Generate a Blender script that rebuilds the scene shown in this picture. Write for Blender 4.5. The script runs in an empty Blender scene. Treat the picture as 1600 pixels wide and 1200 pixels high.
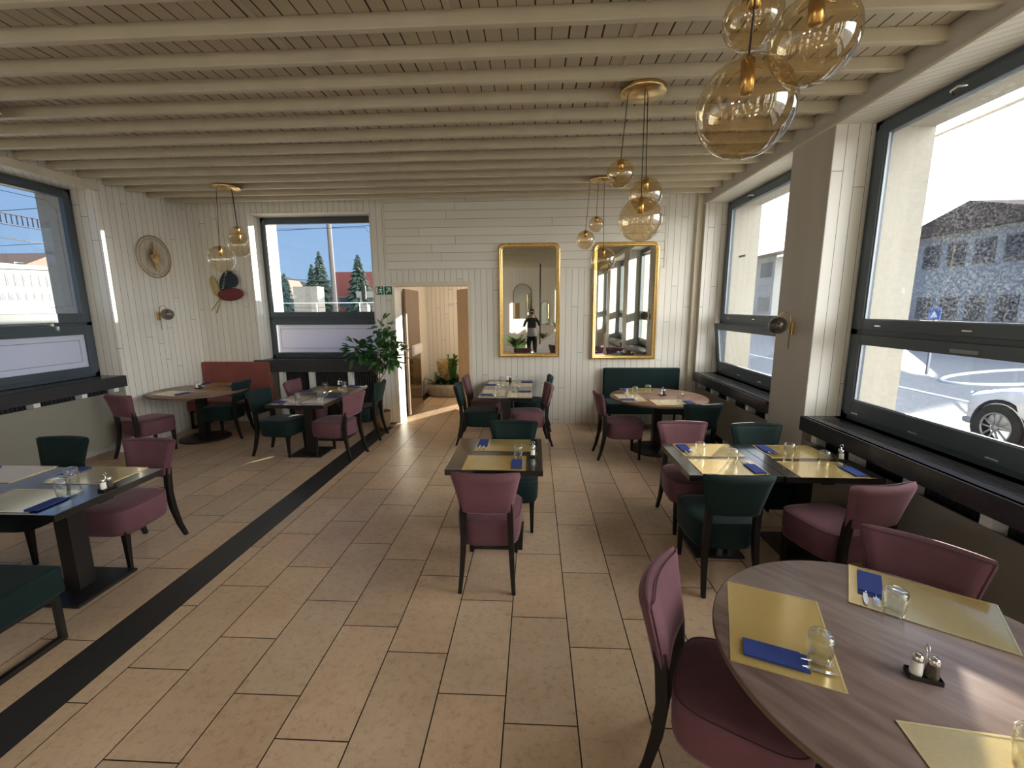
import bpy, math, random
from mathutils import Vector, Matrix, Euler
random.seed(7)
PI = math.pi
C = bpy.context.scene.collection
SC = bpy.context.scene

# ------------------------------------------------------------------ camera, world, sun, exposure
cd = bpy.data.cameras.new('camera'); cam = bpy.data.objects.new('camera', cd); C.objects.link(cam)
cd.sensor_width = 36.0; cd.sensor_fit = 'HORIZONTAL'; cd.lens = 686.0 / 1600 * 36.0
cd.clip_start = 0.02; cd.clip_end = 400
PIT, YAW, ROL = .1723, .0523, -.0059
fw = Vector((-math.sin(YAW)*math.cos(PIT), math.cos(YAW)*math.cos(PIT), -math.sin(PIT)))
rt = Vector((math.cos(YAW), math.sin(YAW), 0)); up = rt.cross(fw)
r2 = rt*math.cos(ROL) + up*math.sin(ROL); u2 = -rt*math.sin(ROL) + up*math.cos(ROL)
cam.matrix_world = Matrix(((r2.x, u2.x, -fw.x, 0), (r2.y, u2.y, -fw.y, 0), (r2.z, u2.z, -fw.z, 1.94), (0, 0, 0, 1)))
SC.camera = cam
SC.view_settings.view_transform = 'Standard'; SC.view_settings.look = 'None'
SC.view_settings.gamma = 1; SC.view_settings.use_curve_mapping = False
SC.view_settings.exposure = 1.28
SAZ, SEL = math.radians(34.5), math.radians(9.5)
SUN = Vector((math.sin(SAZ)*math.cos(SEL), math.cos(SAZ)*math.cos(SEL), math.sin(SEL)))

def world():
    w = bpy.data.worlds.new('sky'); SC.world = w; w.use_nodes = True
    nt = w.node_tree; N = nt.nodes; N.clear()
    def nd(t, **k):
        n = N.new(t)
        for a, b in k.items(): setattr(n, a, b)
        return n
    L = nt.links.new
    tc = nd('ShaderNodeTexCoord')
    dot = nd('ShaderNodeVectorMath', operation='DOT_PRODUCT'); dot.inputs[1].default_value = SUN
    L(tc.outputs['Generated'], dot.inputs[0])
    sep = nd('ShaderNodeSeparateXYZ'); L(tc.outputs['Generated'], sep.inputs[0])
    # blue sky, paler toward the horizon
    r1 = nd('ShaderNodeValToRGB'); L(sep.outputs['Z'], r1.inputs[0])
    e = r1.color_ramp.elements
    e[0].position = 0.0; e[0].color = (.22, .33, .48, 1)
    e[1].position = 0.55; e[1].color = (.10, .22, .50, 1)
    # bright white haze around the low sun
    mxd = nd('ShaderNodeMath', operation='MAXIMUM'); L(dot.outputs['Value'], mxd.inputs[0]); mxd.inputs[1].default_value = 0
    p = nd('ShaderNodeMath', operation='POWER'); L(mxd.outputs[0], p.inputs[0]); p.inputs[1].default_value = 150
    p2 = nd('ShaderNodeMath', operation='POWER'); L(mxd.outputs[0], p2.inputs[0]); p2.inputs[1].default_value = 3
    # clouds over the street side (+x)
    sx = nd('ShaderNodeMapRange', clamp=True); L(sep.outputs['X'], sx.inputs[0])
    sx.inputs[1].default_value = .2; sx.inputs[2].default_value = .9
    mp = nd('ShaderNodeMapping'); mp.inputs['Scale'].default_value = (2.2, 2.2, 9)
    L(tc.outputs['Generated'], mp.inputs[0])
    nz = nd('ShaderNodeTexNoise'); L(mp.outputs[0], nz.inputs[0]); nz.inputs['Scale'].default_value = 1.6; nz.inputs['Detail'].default_value = 5
    cr = nd('ShaderNodeMapRange', clamp=True); L(nz.outputs[0], cr.inputs[0]); cr.inputs[1].default_value = .40; cr.inputs[2].default_value = .62
    cl = nd('ShaderNodeMath', operation='MULTIPLY'); L(cr.outputs[0], cl.inputs[0]); L(sx.outputs[0], cl.inputs[1])
    a1 = nd('ShaderNodeMath', operation='MULTIPLY'); L(p.outputs[0], a1.inputs[0]); a1.inputs[1].default_value = 9.0
    a2 = nd('ShaderNodeMath', operation='MULTIPLY_ADD'); L(p2.outputs[0], a2.inputs[0]); a2.inputs[1].default_value = .03; L(a1.outputs[0], a2.inputs[2])
    a3 = nd('ShaderNodeMath', operation='MULTIPLY_ADD'); L(cl.outputs[0], a3.inputs[0]); a3.inputs[1].default_value = .10; L(a2.outputs[0], a3.inputs[2])
    # added glow in the unseen street-side sky, to light the room
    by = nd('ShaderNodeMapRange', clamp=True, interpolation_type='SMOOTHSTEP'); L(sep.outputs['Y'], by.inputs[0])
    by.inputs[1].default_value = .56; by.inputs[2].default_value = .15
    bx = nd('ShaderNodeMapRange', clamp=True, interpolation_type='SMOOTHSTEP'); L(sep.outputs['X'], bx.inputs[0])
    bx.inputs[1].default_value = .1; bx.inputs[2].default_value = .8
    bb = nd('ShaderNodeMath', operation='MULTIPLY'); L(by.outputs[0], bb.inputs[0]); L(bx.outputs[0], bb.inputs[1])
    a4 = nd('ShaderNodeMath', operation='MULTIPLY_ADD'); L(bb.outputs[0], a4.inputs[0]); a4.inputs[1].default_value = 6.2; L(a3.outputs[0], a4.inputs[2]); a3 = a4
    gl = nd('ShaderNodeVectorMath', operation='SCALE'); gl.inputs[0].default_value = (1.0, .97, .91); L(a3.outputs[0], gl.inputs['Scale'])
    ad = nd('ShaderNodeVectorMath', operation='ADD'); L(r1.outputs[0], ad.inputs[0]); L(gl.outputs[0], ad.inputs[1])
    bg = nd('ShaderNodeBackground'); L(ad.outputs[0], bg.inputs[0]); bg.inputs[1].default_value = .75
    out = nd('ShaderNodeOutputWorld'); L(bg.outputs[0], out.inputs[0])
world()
sl = bpy.data.lights.new('sun', 'SUN'); sl.energy = 11; sl.angle = math.radians(.6); sl.color = (1, .90, .74)
so = bpy.data.objects.new('sun', sl); C.objects.link(so); so.location = (12, 17, 8)
so.rotation_euler = (-SUN).to_track_quat('-Z', 'Y').to_euler()

# ------------------------------------------------------------------ helpers
class MB:
    def __init__(s): s.v = []; s.f = []; s.sm = []
    def add(s, vs, fs, smooth=False):
        b = len(s.v); s.v += [tuple(x) for x in vs]
        for f in fs: s.f.append([b+i for i in f]); s.sm.append(smooth)
        return s
    def box(s, x0, x1, y0, y1, z0, z1, M=None):
        vs = [Vector((x, y, z)) for z in (z0, z1) for y in (y0, y1) for x in (x0, x1)]
        if M: vs = [M @ v for v in vs]
        return s.add(vs, [(0,2,3,1),(4,5,7,6),(0,1,5,4),(2,6,7,3),(0,4,6,2),(1,3,7,5)])
    def loft(s, rings, smooth=True, cap=True, closed=True):
        n = len(rings[0]); b = len(s.v)
        for r in rings: s.v += [tuple(p) for p in r]
        for i in range(len(rings)-1):
            for j in range(n if closed else n-1):
                k = (j+1) % n
                s.f.append([b+i*n+j, b+i*n+k, b+(i+1)*n+k, b+(i+1)*n+j]); s.sm.append(smooth)
        if cap:
            s.f.append([b+j for j in range(n)][::-1]); s.sm.append(False)
            s.f.append([b+(len(rings)-1)*n+j for j in range(n)]); s.sm.append(False)
        return s
    def lathe(s, prof, n=24, M=None, cap=False):
        rings = []
        for r, z in prof:
            ring = [Vector((r*math.cos(2*PI*i/n), r*math.sin(2*PI*i/n), z)) for i in range(n)]
            rings.append([M @ v for v in ring] if M else ring)
        return s.loft(rings, True, cap)
    def tube(s, pts, r, n=8, cap=True):
        pts = [Vector(p) for p in pts]; rs = r if isinstance(r, (list, tuple)) else [r]*len(pts)
        rings = []; pt = None
        for i, p in enumerate(pts):
            t = (pts[min(i+1, len(pts)-1)] - pts[max(i-1, 0)]).normalized()
            if pt is None:
                a = Vector((0, 0, 1)) if abs(t.z) < .9 else Vector((1, 0, 0))
                u = t.cross(a).normalized()
            else: u = (u - t*u.dot(t)).normalized()
            pt = t; w = t.cross(u)
            rings.append([p + (u*math.cos(2*PI*j/n) + w*math.sin(2*PI*j/n))*rs[i] for j in range(n)])
        return s.loft(rings, True, cap)
    def prism(s, poly, z0, z1, M=None):
        n = len(poly)
        vs = [Vector((x, y, z)) for z in (z0, z1) for x, y in poly]
        if M: vs = [M @ v for v in vs]
        fs = [list(range(n))[::-1], [n+i for i in range(n)]] + [(i, (i+1) % n, n+(i+1) % n, n+i) for i in range(n)]
        return s.add(vs, fs)
def obj(name, mb, mat, parent=None, bevel=0, seg=2):
    me = bpy.data.meshes.new(name); me.from_pydata(mb.v, [], mb.f)
    me.polygons.foreach_set('use_smooth', mb.sm)
    import bmesh
    bm = bmesh.new(); bm.from_mesh(me); bmesh.ops.recalc_face_normals(bm, faces=bm.faces); bm.to_mesh(me); bm.free()
    me.materials.append(mat); me.update()
    o = bpy.data.objects.new(name, me); C.objects.link(o)
    if parent: o.parent = parent
    if bevel:
        m = o.modifiers.new('bevel', 'BEVEL'); m.width = bevel; m.segments = seg; m.limit_method = 'ANGLE'
    return o
def tag(o, label, cat, group=None, kind=None):
    o['label'] = label; o['category'] = cat
    if group: o['group'] = group
    if kind: o['kind'] = kind
    return o
def thing(name, label, cat, loc=(0, 0, 0), rz=0, group=None):
    o = bpy.data.objects.new(name, None); C.objects.link(o); o.empty_display_size = .1
    o.location = loc; o.rotation_euler = (0, 0, rz)
    return tag(o, label, cat, group)
def struct(o): o['kind'] = 'structure'; return o
def dup(root, loc, rz=None, label=None, group=None):
    def cp(o, par):
        c = o.copy(); C.objects.link(c); c.parent = par
        for ch in list(o.children): cp(ch, c)
        return c
    r = cp(root, None); r.location = loc
    if rz is not None: r.rotation_euler = (0, 0, rz)
    if label: r['label'] = label
    if group: r['group'] = group
    return r
def heading(fx, fy): return math.atan2(fy, fx) - PI/2
def T(x, y, z, rz=0): return Matrix.Translation((x, y, z)) @ Matrix.Rotation(rz, 4, 'Z')

# ------------------------------------------------------------------ materials
def mat_base(name):
    m = bpy.data.materials.new(name); m.use_nodes = True
    nt = m.node_tree; b = nt.nodes['Principled BSDF']; return m, nt, b
def mat(name, col, rough=.5, metal=0, spec=.5, noise=0, nscale=8, bump=0, sheen=0, stretch=(1, 1, 1), coat=0, col2=None):
    m, nt, b = mat_base(name); b.inputs['Base Color'].default_value = (*col, 1)
    b.inputs['Roughness'].default_value = rough; b.inputs['Metallic'].default_value = metal
    b.inputs['Specular IOR Level'].default_value = spec
    if sheen:
        b.inputs['Sheen Weight'].default_value = sheen; b.inputs['Sheen Roughness'].default_value = .35
        b.inputs['Sheen Tint'].default_value = (*[min(1, c*1.6+.25) for c in col], 1)
    m['rgb'] = col
    if coat: b.inputs['Coat Weight'].default_value = coat; b.inputs['Coat Roughness'].default_value = .08
    if noise or bump:
        tc = nt.nodes.new('ShaderNodeTexCoord'); mp = nt.nodes.new('ShaderNodeMapping'); mp.inputs['Scale'].default_value = stretch
        nz = nt.nodes.new('ShaderNodeTexNoise'); nz.inputs['Scale'].default_value = nscale; nz.inputs['Detail'].default_value = 6
        nt.links.new(tc.outputs['Object'], mp.inputs[0]); nt.links.new(mp.outputs[0], nz.inputs[0])
        if noise:
            cr = nt.nodes.new('ShaderNodeValToRGB'); nt.links.new(nz.outputs[0], cr.inputs[0])
            c2 = col2 or tuple(c*(1-noise) for c in col)
            cr.color_ramp.elements[0].position = .35; cr.color_ramp.elements[0].color = (*c2, 1)
            cr.color_ramp.elements[1].position = .65; cr.color_ramp.elements[1].color = (*[min(1, c*(1+noise*.4)) for c in col], 1)
            nt.links.new(cr.outputs[0], b.inputs['Base Color'])
        if bump:
            bp = nt.nodes.new('ShaderNodeBump'); bp.inputs['Strength'].default_value = bump; bp.inputs['Distance'].default_value = .01
            nt.links.new(nz.outputs[0], bp.inputs['Height']); nt.links.new(bp.outputs[0], b.inputs['Normal'])
    return m
def boards(name, col, groove, horiz=False, pitch=.1, rough=.45, length=3.4):
    """painted boards with dark joints; vertical unless horiz"""
    m, nt, b = mat_base(name); N = nt.nodes; L = nt.links.new
    b.inputs['Roughness'].default_value = rough
    g = N.new('ShaderNodeNewGeometry'); sp = N.new('ShaderNodeSeparateXYZ'); L(g.outputs['Position'], sp.inputs[0])
    ad = N.new('ShaderNodeMath'); ad.operation = 'ADD'; L(sp.outputs['X'], ad.inputs[0]); L(sp.outputs['Y'], ad.inputs[1])
    cb = N.new('ShaderNodeCombineXYZ')
    if horiz: L(ad.outputs[0], cb.inputs[0]); L(sp.outputs['Z'], cb.inputs[1])
    else: L(sp.outputs['Z'], cb.inputs[0]); L(ad.outputs[0], cb.inputs[1])
    src = sp.outputs['Z'] if horiz else ad.outputs[0]
    d1 = N.new('ShaderNodeMath'); d1.operation = 'DIVIDE'; d1.inputs[1].default_value = pitch; L(src, d1.inputs[0])
    d2 = N.new('ShaderNodeMath'); d2.operation = 'FLOOR'; L(d1.outputs[0], d2.inputs[0])
    wn = N.new('ShaderNodeTexWhiteNoise'); wn.noise_dimensions = '1D'; L(d2.outputs[0], wn.inputs['W'])
    d3 = N.new('ShaderNodeMath'); d3.operation = 'MULTIPLY_ADD'; d3.inputs[1].default_value = length; L(wn.outputs['Value'], d3.inputs[0])
    L(ad.outputs[0] if horiz else sp.outputs['Z'], d3.inputs[2]); L(d3.outputs[0], cb.inputs[0])
    br = N.new('ShaderNodeTexBrick'); L(cb.outputs[0], br.inputs[0])
    br.inputs['Scale'].default_value = 1; br.inputs['Mortar Size'].default_value = .0028; br.inputs['Mortar Smooth'].default_value = .3
    br.inputs['Brick Width'].default_value = length; br.inputs['Row Height'].default_value = pitch
    br.offset = 0; br.inputs['Bias'].default_value = 0
    br.inputs['Color1'].default_value = (*col, 1); br.inputs['Color2'].default_value = (*[c*.93 for c in col], 1)
    br.inputs['Mortar'].default_value = (*groove, 1)
    L(br.outputs['Color'], b.inputs['Base Color'])
    bp = N.new('ShaderNodeBump'); bp.invert = True; bp.inputs['Strength'].default_value = .6; bp.inputs['Distance'].default_value = .004
    L(br.outputs['Fac'], bp.inputs['Height']); L(bp.outputs[0], b.inputs['Normal'])
    return m
def thin_glass(name, tint=(1, 1, 1), ior=1.5, dirt=0, rough=0.0, refl=1.0, edge=4.0):
    m = bpy.data.materials.new(name); m.use_nodes = True; nt = m.node_tree; N = nt.nodes; N.clear(); L = nt.links.new
    tr = N.new('ShaderNodeBsdfTransparent'); tr.inputs[0].default_value = (*tint, 1)
    gl = N.new('ShaderNodeBsdfGlossy'); gl.inputs['Roughness'].default_value = rough
    lw = N.new('ShaderNodeLayerWeight'); lw.inputs[0].default_value = .5
    pw = N.new('ShaderNodeMath'); pw.operation = 'POWER'; pw.inputs[1].default_value = edge; L(lw.outputs['Facing'], pw.inputs[0])
    mu = N.new('ShaderNodeMath'); mu.operation = 'MULTIPLY_ADD'; mu.use_clamp = True; mu.inputs[1].default_value = .75; mu.inputs[2].default_value = .045*refl; L(pw.outputs[0], mu.inputs[0])
    mx = N.new('ShaderNodeMixShader'); L(mu.outputs[0], mx.inputs[0]); L(tr.outputs[0], mx.inputs[1]); L(gl.outputs[0], mx.inputs[2])
    last = mx
    if dirt:
        tc = N.new('ShaderNodeTexCoord'); nz = N.new('ShaderNodeTexNoise'); nz.inputs['Scale'].default_value = 70; nz.inputs['Detail'].default_value = 9; nz.inputs['Roughness'].default_value = .75
        n2 = N.new('ShaderNodeTexNoise'); n2.inputs['Scale'].default_value = 1.3
        L(tc.outputs['Object'], nz.inputs[0]); L(tc.outputs['Object'], n2.inputs[0])
        r = N.new('ShaderNodeMapRange'); r.clamp = True; L(nz.outputs[0], r.inputs[0]); r.inputs[1].default_value = .47; r.inputs[2].default_value = .66
        q = N.new('ShaderNodeMapRange'); q.clamp = True; L(n2.outputs[0], q.inputs[0]); q.inputs[1].default_value = .35; q.inputs[2].default_value = .7
        q.inputs[3].default_value = .25; q.inputs[4].default_value = 1
        mm = N.new('ShaderNodeMath'); mm.operation = 'MULTIPLY'; L(r.outputs[0], mm.inputs[0]); L(q.outputs[0], mm.inputs[1])
        m3 = N.new('ShaderNodeMath'); m3.operation = 'MULTIPLY'; L(mm.outputs[0], m3.inputs[0]); m3.inputs[1].default_value = dirt
        tl = N.new('ShaderNodeBsdfTranslucent'); tl.inputs[0].default_value = (.75, .78, .8, 1)
        m2 = N.new('ShaderNodeMixShader'); L(m3.outputs[0], m2.inputs[0]); L(mx.outputs[0], m2.inputs[1]); L(tl.outputs[0], m2.inputs[2]); last = m2
    o = N.new('ShaderNodeOutputMaterial'); L(last.outputs[0], o.inputs[0])
    return m
def frosted(name, col):
    m = bpy.data.materials.new(name); m.use_nodes = True; nt = m.node_tree; N = nt.nodes; N.clear(); L = nt.links.new
    a = N.new('ShaderNodeBsdfTranslucent'); a.inputs[0].default_value = (*col, 1)
    b = N.new('ShaderNodeBsdfDiffuse'); b.inputs[0].default_value = (*col, 1)
    mx = N.new('ShaderNodeMixShader'); mx.inputs[0].default_value = .45; L(a.outputs[0], mx.inputs[1]); L(b.outputs[0], mx.inputs[2])
    o = N.new('ShaderNodeOutputMaterial'); L(mx.outputs[0], o.inputs[0]); return m

WHITE = (.80, .77, .71)
M = {}
M['wall_v'] = boards('wall boards', WHITE, (.20, .17, .13), pitch=.098)
M['wall_h'] = boards('wall boards level', WHITE, (.20, .17, .13), horiz=True, pitch=.128)
M['paint'] = mat('painted pier', (.52, .49, .44), .5, noise=.05, nscale=3, stretch=(1, 1, .1))
M['cream'] = mat('cream paint', (.72, .66, .54), .55, noise=.06, nscale=4)
M['beam'] = mat('beam paint', (.55, .49, .375), .5, noise=.06, nscale=5)
M['facade'] = mat('outside plaster', (.42, .385, .325), .9, noise=.06, nscale=20)
M['frame'] = mat('anthracite frame', (.060, .080, .100), .35, spec=.5)
M['sill'] = mat('dark sill laminate', (.05, .05, .055), .24, noise=.3, nscale=30, stretch=(1, 12, 12))
M['black'] = mat('black lacquer', (.012, .011, .011), .35)
M['legw'] = mat('dark stained wood', (.010, .007, .006), .5, spec=.3)
M['tabled'] = mat('dark oak table', (.014, .012, .011), .2, coat=.5, noise=.35, nscale=14, stretch=(2, 18, 2), bump=.05)
M['walnut'] = mat('walnut laminate', (.27, .20, .18), .33, noise=.3, nscale=3.2, stretch=(1.2, 7, 1), col2=(.19, .13, .115))
M['walnut2'] = mat('table edge band', (.14, .09, .055), .5)
M['mauve'] = mat('mauve velvet', (.155, .068, .084), .75, spec=.2, sheen=.6, noise=.22, nscale=3)
M['green'] = mat('dark green velvet', (.007, .021, .020), .75, spec=.2, sheen=.45, noise=.25, nscale=3)
M['rose'] = mat('rust rose upholstery', (.24, .075, .062), .7, spec=.25, sheen=.4, noise=.1, nscale=5)
M['steel'] = mat('polished steel', (.75, .74, .72), .15, 1)
M['chrome'] = mat('chrome', (.85, .85, .85), .08, 1)
M['brass'] = mat('brushed brass', (.72, .52, .24), .25, 1)
M['gold'] = mat('gilt frame', (.86, .58, .22), .28, 1, noise=.15, nscale=30)
M['gmat'] = mat('gold placemat', (.62, .44, .15), .22, .5, coat=.8, noise=.12, nscale=60, stretch=(1, 14, 1))
M['gedge'] = mat('gold placemat border', (.78, .60, .28), .2, .7)
M['blue'] = mat('navy napkin', (.012, .035, .20), .8, noise=.1, nscale=40)
M['blue2'] = mat('bright blue napkin edge', (.10, .30, .75), .7)
M['salt'] = mat('salt', (.85, .84, .8), .9)
M['pepper'] = mat('pepper', (.10, .08, .06), .9, noise=.6, nscale=300)
M['whitep'] = mat('white paint', (.82, .82, .80), .4)
M['radiator'] = mat('dark radiator', (.02, .02, .021), .4)
M['cover'] = mat('radiator cover board', (.25, .235, .20), .55)
M['strip'] = mat('black floor strip', (.030, .030, .030), .45, noise=.15, nscale=30)
M['grout'] = mat('grout', (.040, .028, .020), .9, spec=.1)
M['mirror'] = mat('mirror glass', (.82, .84, .80), .015, 1)
M['amber'] = thin_glass('amber glass', (.93, .82, .63), 1.5, refl=2.6, edge=3.0)
M['clear'] = thin_glass('clear globe glass', (.96, .91, .80), 1.5, refl=2.4)
M['glass'] = thin_glass('tumbler glass', (.97, .98, .98), 1.6, refl=1.0, edge=2.2)
M['pane'] = thin_glass('window pane', (.95, .97, .97), 1.45, refl=.8)
M['pane_r'] = thin_glass('dusty window pane', (.94, .96, .96), 1.45, dirt=.06, refl=.8)
M['frost'] = frosted('frosted film', (.80, .80, .86))
M['smoke'] = thin_glass('smoked glass', (.45, .43, .42), 1.6, refl=2.5)
M['cable'] = mat('black cable', (.01, .01, .01), .5)
M['wood'] = mat('door veneer', (.20, .115, .070), .35, noise=.3, nscale=6, stretch=(8, 8, .7), coat=.3)
M['woodo'] = mat('oak veneer', (.42, .25, .12), .4, noise=.25, nscale=6, stretch=(8, 8, .7))
M['leaf'] = mat('glossy leaf', (.035, .115, .022), .35, noise=.35, nscale=6)
M['leafp'] = mat('pale leaf', (.16, .17, .05), .5, noise=.35, nscale=9)
M['dry'] = mat('dried plumes', (.55, .42, .20), .8, noise=.3, nscale=12)
M['bark'] = mat('bark', (.09, .055, .03), .8, noise=.3, nscale=30)
M['basket'] = mat('wicker', (.36, .22, .11), .7, noise=.45, nscale=60, stretch=(1, 1, 3), bump=.5)
M['soil'] = mat('soil', (.03, .02, .012), 1)
M['stone'] = mat('planter stone', (.36, .32, .26), .7, noise=.2, nscale=18)
M['asphalt'] = mat('asphalt', (.24, .245, .25), .55, noise=.25, nscale=12)
M['paving'] = mat('pavement slabs', (.42, .38, .31), .8, noise=.2, nscale=6)
M['road_white'] = mat('road marking', (.75, .75, .72), .7)
M['carp'] = mat('white car paint', (.74, .75, .76), .25, coat=1)
M['rubber'] = mat('tyre rubber', (.02, .02, .02), .8)
M['carglass'] = mat('car glass', (.02, .025, .03), .05)
M['bwhite'] = mat('white render', (.17, .165, .15), .85)
M['bgrey'] = mat('grey stucco', (.46, .45, .42), .9, noise=.3, nscale=8)
M['bred'] = mat('red cladding', (.20, .055, .045), .8)
M['roof'] = mat('brown roof tiles', (.12, .075, .055), .8, noise=.3, nscale=10)
M['winb'] = mat('building window', (.05, .06, .08), .35, spec=.25)
M['concrete'] = mat('concrete', (.24, .225, .20), .85, noise=.15, nscale=5)
M['spruce'] = mat('spruce needles', (.022, .05, .035), .85, noise=.4, nscale=4)
M['hill'] = mat('wooded hill', (.055, .058, .045), 1, noise=.4, nscale=.3)
M['grass'] = mat('rough grass', (.14, .15, .06), 1, noise=.3, nscale=2)
M['poleg'] = mat('weathered pole', (.11, .10, .095), .9)
M['metal'] = mat('galvanised metal', (.30, .32, .34), .5, .6)
M['signg'] = mat('sign green', (.0, .13, .06), .5)
M['signw'] = mat('sign white', (.85, .88, .82), .5)
M['signb'] = mat('sign blue', (.03, .12, .45), .5)
M['skin'] = mat('skin', (.48, .28, .20), .6)
M['hair'] = mat('dark hair', (.02, .014, .01), .7)
M['jacket'] = mat('dark jacket', (.035, .032, .035), .8)
M['shirt'] = mat('grey shirt', (.33, .32, .32), .8)
M['trousers'] = mat('black trousers', (.012, .012, .014), .8)
M['etch'] = mat('etched line', (.22, .24, .28), .5)
M['leafd'] = mat('dark teal leaf metal', (.02, .035, .045), .45, .3)
M['leafr'] = mat('burgundy leaf metal', (.17, .03, .035), .5, .2)
M['leafb'] = mat('straw leaf metal', (.50, .40, .20), .5, .4)
M['wire'] = mat('champagne wire', (.55, .42, .24), .4, .8)
def emis(name, col, s):
    m = bpy.data.materials.new(name); m.use_nodes = True; b = m.node_tree.nodes['Principled BSDF']
    b.inputs['Emission Color'].default_value = (*col, 1); b.inputs['Emission Strength'].default_value = s; return m
M['fill_globe'] = emis('lit bulb', (1, .78, .5), 3)  # glow of the lamps added over the bar

# ceiling board material: boards along y with dark gaps every .11 m
def ceil_mat():
    m, nt, b = mat_base('ceiling boards'); N = nt.nodes; L = nt.links.new
    b.inputs['Roughness'].default_value = .6
    g = N.new('ShaderNodeNewGeometry'); sp = N.new('ShaderNodeSeparateXYZ'); L(g.outputs['Position'], sp.inputs[0])
    ad = N.new('ShaderNodeMath'); ad.operation = 'ADD'; ad.inputs[1].default_value = 20.03; L(sp.outputs['X'], ad.inputs[0])
    dv = N.new('ShaderNodeMath'); dv.operation = 'DIVIDE'; dv.inputs[1].default_value = .1065; L(ad.outputs[0], dv.inputs[0])
    fr = N.new('ShaderNodeMath'); fr.operation = 'FRACT'; L(dv.outputs[0], fr.inputs[0])
    fl = N.new('ShaderNodeMath'); fl.operation = 'FLOOR'; L(dv.outputs[0], fl.inputs[0])
    wn = N.new('ShaderNodeTexWhiteNoise'); wn.noise_dimensions = '1D'; L(fl.outputs[0], wn.inputs['W'])
    th = N.new('ShaderNodeMapRange'); L(wn.outputs['Value'], th.inputs[0]); th.inputs[3].default_value = .05; th.inputs[4].default_value = .115
    lt = N.new('ShaderNodeMath'); lt.operation = 'LESS_THAN'; L(fr.outputs[0], lt.inputs[0]); L(th.outputs[0], lt.inputs[1])
    mx = N.new('ShaderNodeMix'); mx.data_type = 'RGBA'; L(lt.outputs[0], mx.inputs['Factor'])
    mx.inputs['A'].default_value = (.52, .465, .36, 1); mx.inputs['B'].default_value = (.010, .008, .006, 1)
    L(mx.outputs['Result'], b.inputs['Base Color']); return m
M['ceil'] = ceil_mat()
def tile_mat():
    m, nt, b = mat_base('floor tile'); N = nt.nodes; L = nt.links.new
    b.inputs['Roughness'].default_value = .38; b.inputs['Specular IOR Level'].default_value = .45
    at = N.new('ShaderNodeAttribute'); at.attribute_name = 'tone'
    g = N.new('ShaderNodeNewGeometry')
    nz = N.new('ShaderNodeTexNoise'); nz.inputs['Scale'].default_value = 2.2; nz.inputs['Detail'].default_value = 8; nz.inputs['Roughness'].default_value = .65
    L(g.outputs['Position'], nz.inputs[0])
    cr = N.new('ShaderNodeValToRGB'); L(nz.outputs[0], cr.inputs[0])
    cr.color_ramp.elements[0].position = .3; cr.color_ramp.elements[0].color = (.52, .36, .235, 1)
    cr.color_ramp.elements[1].position = .7; cr.color_ramp.elements[1].color = (.67, .49, .335, 1)
    n2 = N.new('ShaderNodeTexNoise'); n2.inputs['Scale'].default_value = 22; n2.inputs['Detail'].default_value = 10; n2.inputs['Roughness'].default_value = .8
    L(g.outputs['Position'], n2.inputs[0])
    r2_ = N.new('ShaderNodeValToRGB'); L(n2.outputs[0], r2_.inputs[0])
    r2_.color_ramp.elements[0].position = .33; r2_.color_ramp.elements[0].color = (.62, .56, .50, 1)
    r2_.color_ramp.elements[1].position = .50; r2_.color_ramp.elements[1].color = (1, 1, 1, 1)
    m1 = N.new('ShaderNodeMix'); m1.data_type = 'RGBA'; m1.blend_type = 'MULTIPLY'; m1.inputs['Factor'].default_value = 1
    L(cr.outputs[0], m1.inputs['A']); L(at.outputs['Color'], m1.inputs['B'])
    m2 = N.new('ShaderNodeMix'); m2.data_type = 'RGBA'; m2.blend_type = 'MULTIPLY'; m2.inputs['Factor'].default_value = .8
    L(m1.outputs['Result'], m2.inputs['A']); L(r2_.outputs[0], m2.inputs['B'])
    L(m2.outputs['Result'], b.inputs['Base Color'])
    return m
M['tile'] = tile_mat()

# ------------------------------------------------------------------ room shell
XL, XR, YB, YN = -5.68, 2.565, 7.245, -5.2       # inner wall planes; YN is the wall behind the camera
XGL, XGR, YG = -6.03, 2.91, 7.59                 # glazing planes
XOL, XOR, YO = -6.5, 3.38, 8.05                  # outer faces
ZB, ZC = 3.56, 3.648                              # beam underside, ceiling boards
TX, TY = .3485, .729
def floor():
    b = MB(); b.box(XL-.4, XR+.4, YN-.1, 10.5, -.12, -.0008); f = struct(obj('floor', b, M['grout']))
    off = {-1: .322, 0: .543, 1: .06, 2: .412, 3: .188, 4: .721, 5: .46, 6: .311, 7: .072, 8: .32, 9: .66, 10: .27, 11: .6, 12: .1, 13: .45}
    t = MB(); tones = []; x00 = -2.232
    cols = [(x00-.113, x00, off[-1])] + [(x00+k*TX, x00+(k+1)*TX, off[k]) for k in range(0, 14)]
    xl = -2.605
    loff = [.725, .12, .55, .33, .02, .61, .25, .5, .15, .4]
    for k in range(10): cols.append((xl-(k+1)*TX, xl-k*TX, loff[k]))
    for xa, xb, o in cols:
        xa = max(xa, XL-.36); xb2 = min(xb, XR+.36)
        if xb2 <= xa: continue
        y = o - 9*TY
        while y < 10.45:
            ya, yb = max(y, YN), min(y+TY, 10.45)
            if yb-ya > .02:
                t.box(xa+.0035, xb2-.0035, ya+.0035, yb-.0035, -.0012, 0)
                v = random.uniform(.86, 1.06); w = random.uniform(-.03, .03); tones += [(v+w, v, v-w, 1)]*6
            y += TY
    o = obj('tiles', t, M['tile'], f)
    ca = o.data.color_attributes.new('tone', 'FLOAT_COLOR', 'CORNER')
    for p in o.data.polygons:
        for li in p.loop_indices: ca.data[li].color = tones[p.index]
    s = MB(); s.box(-2.603, -2.347, YN, 7.6, -.01, .0005); obj('dark_strip', s, M['strip'], f)
    return f
floor()

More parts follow.
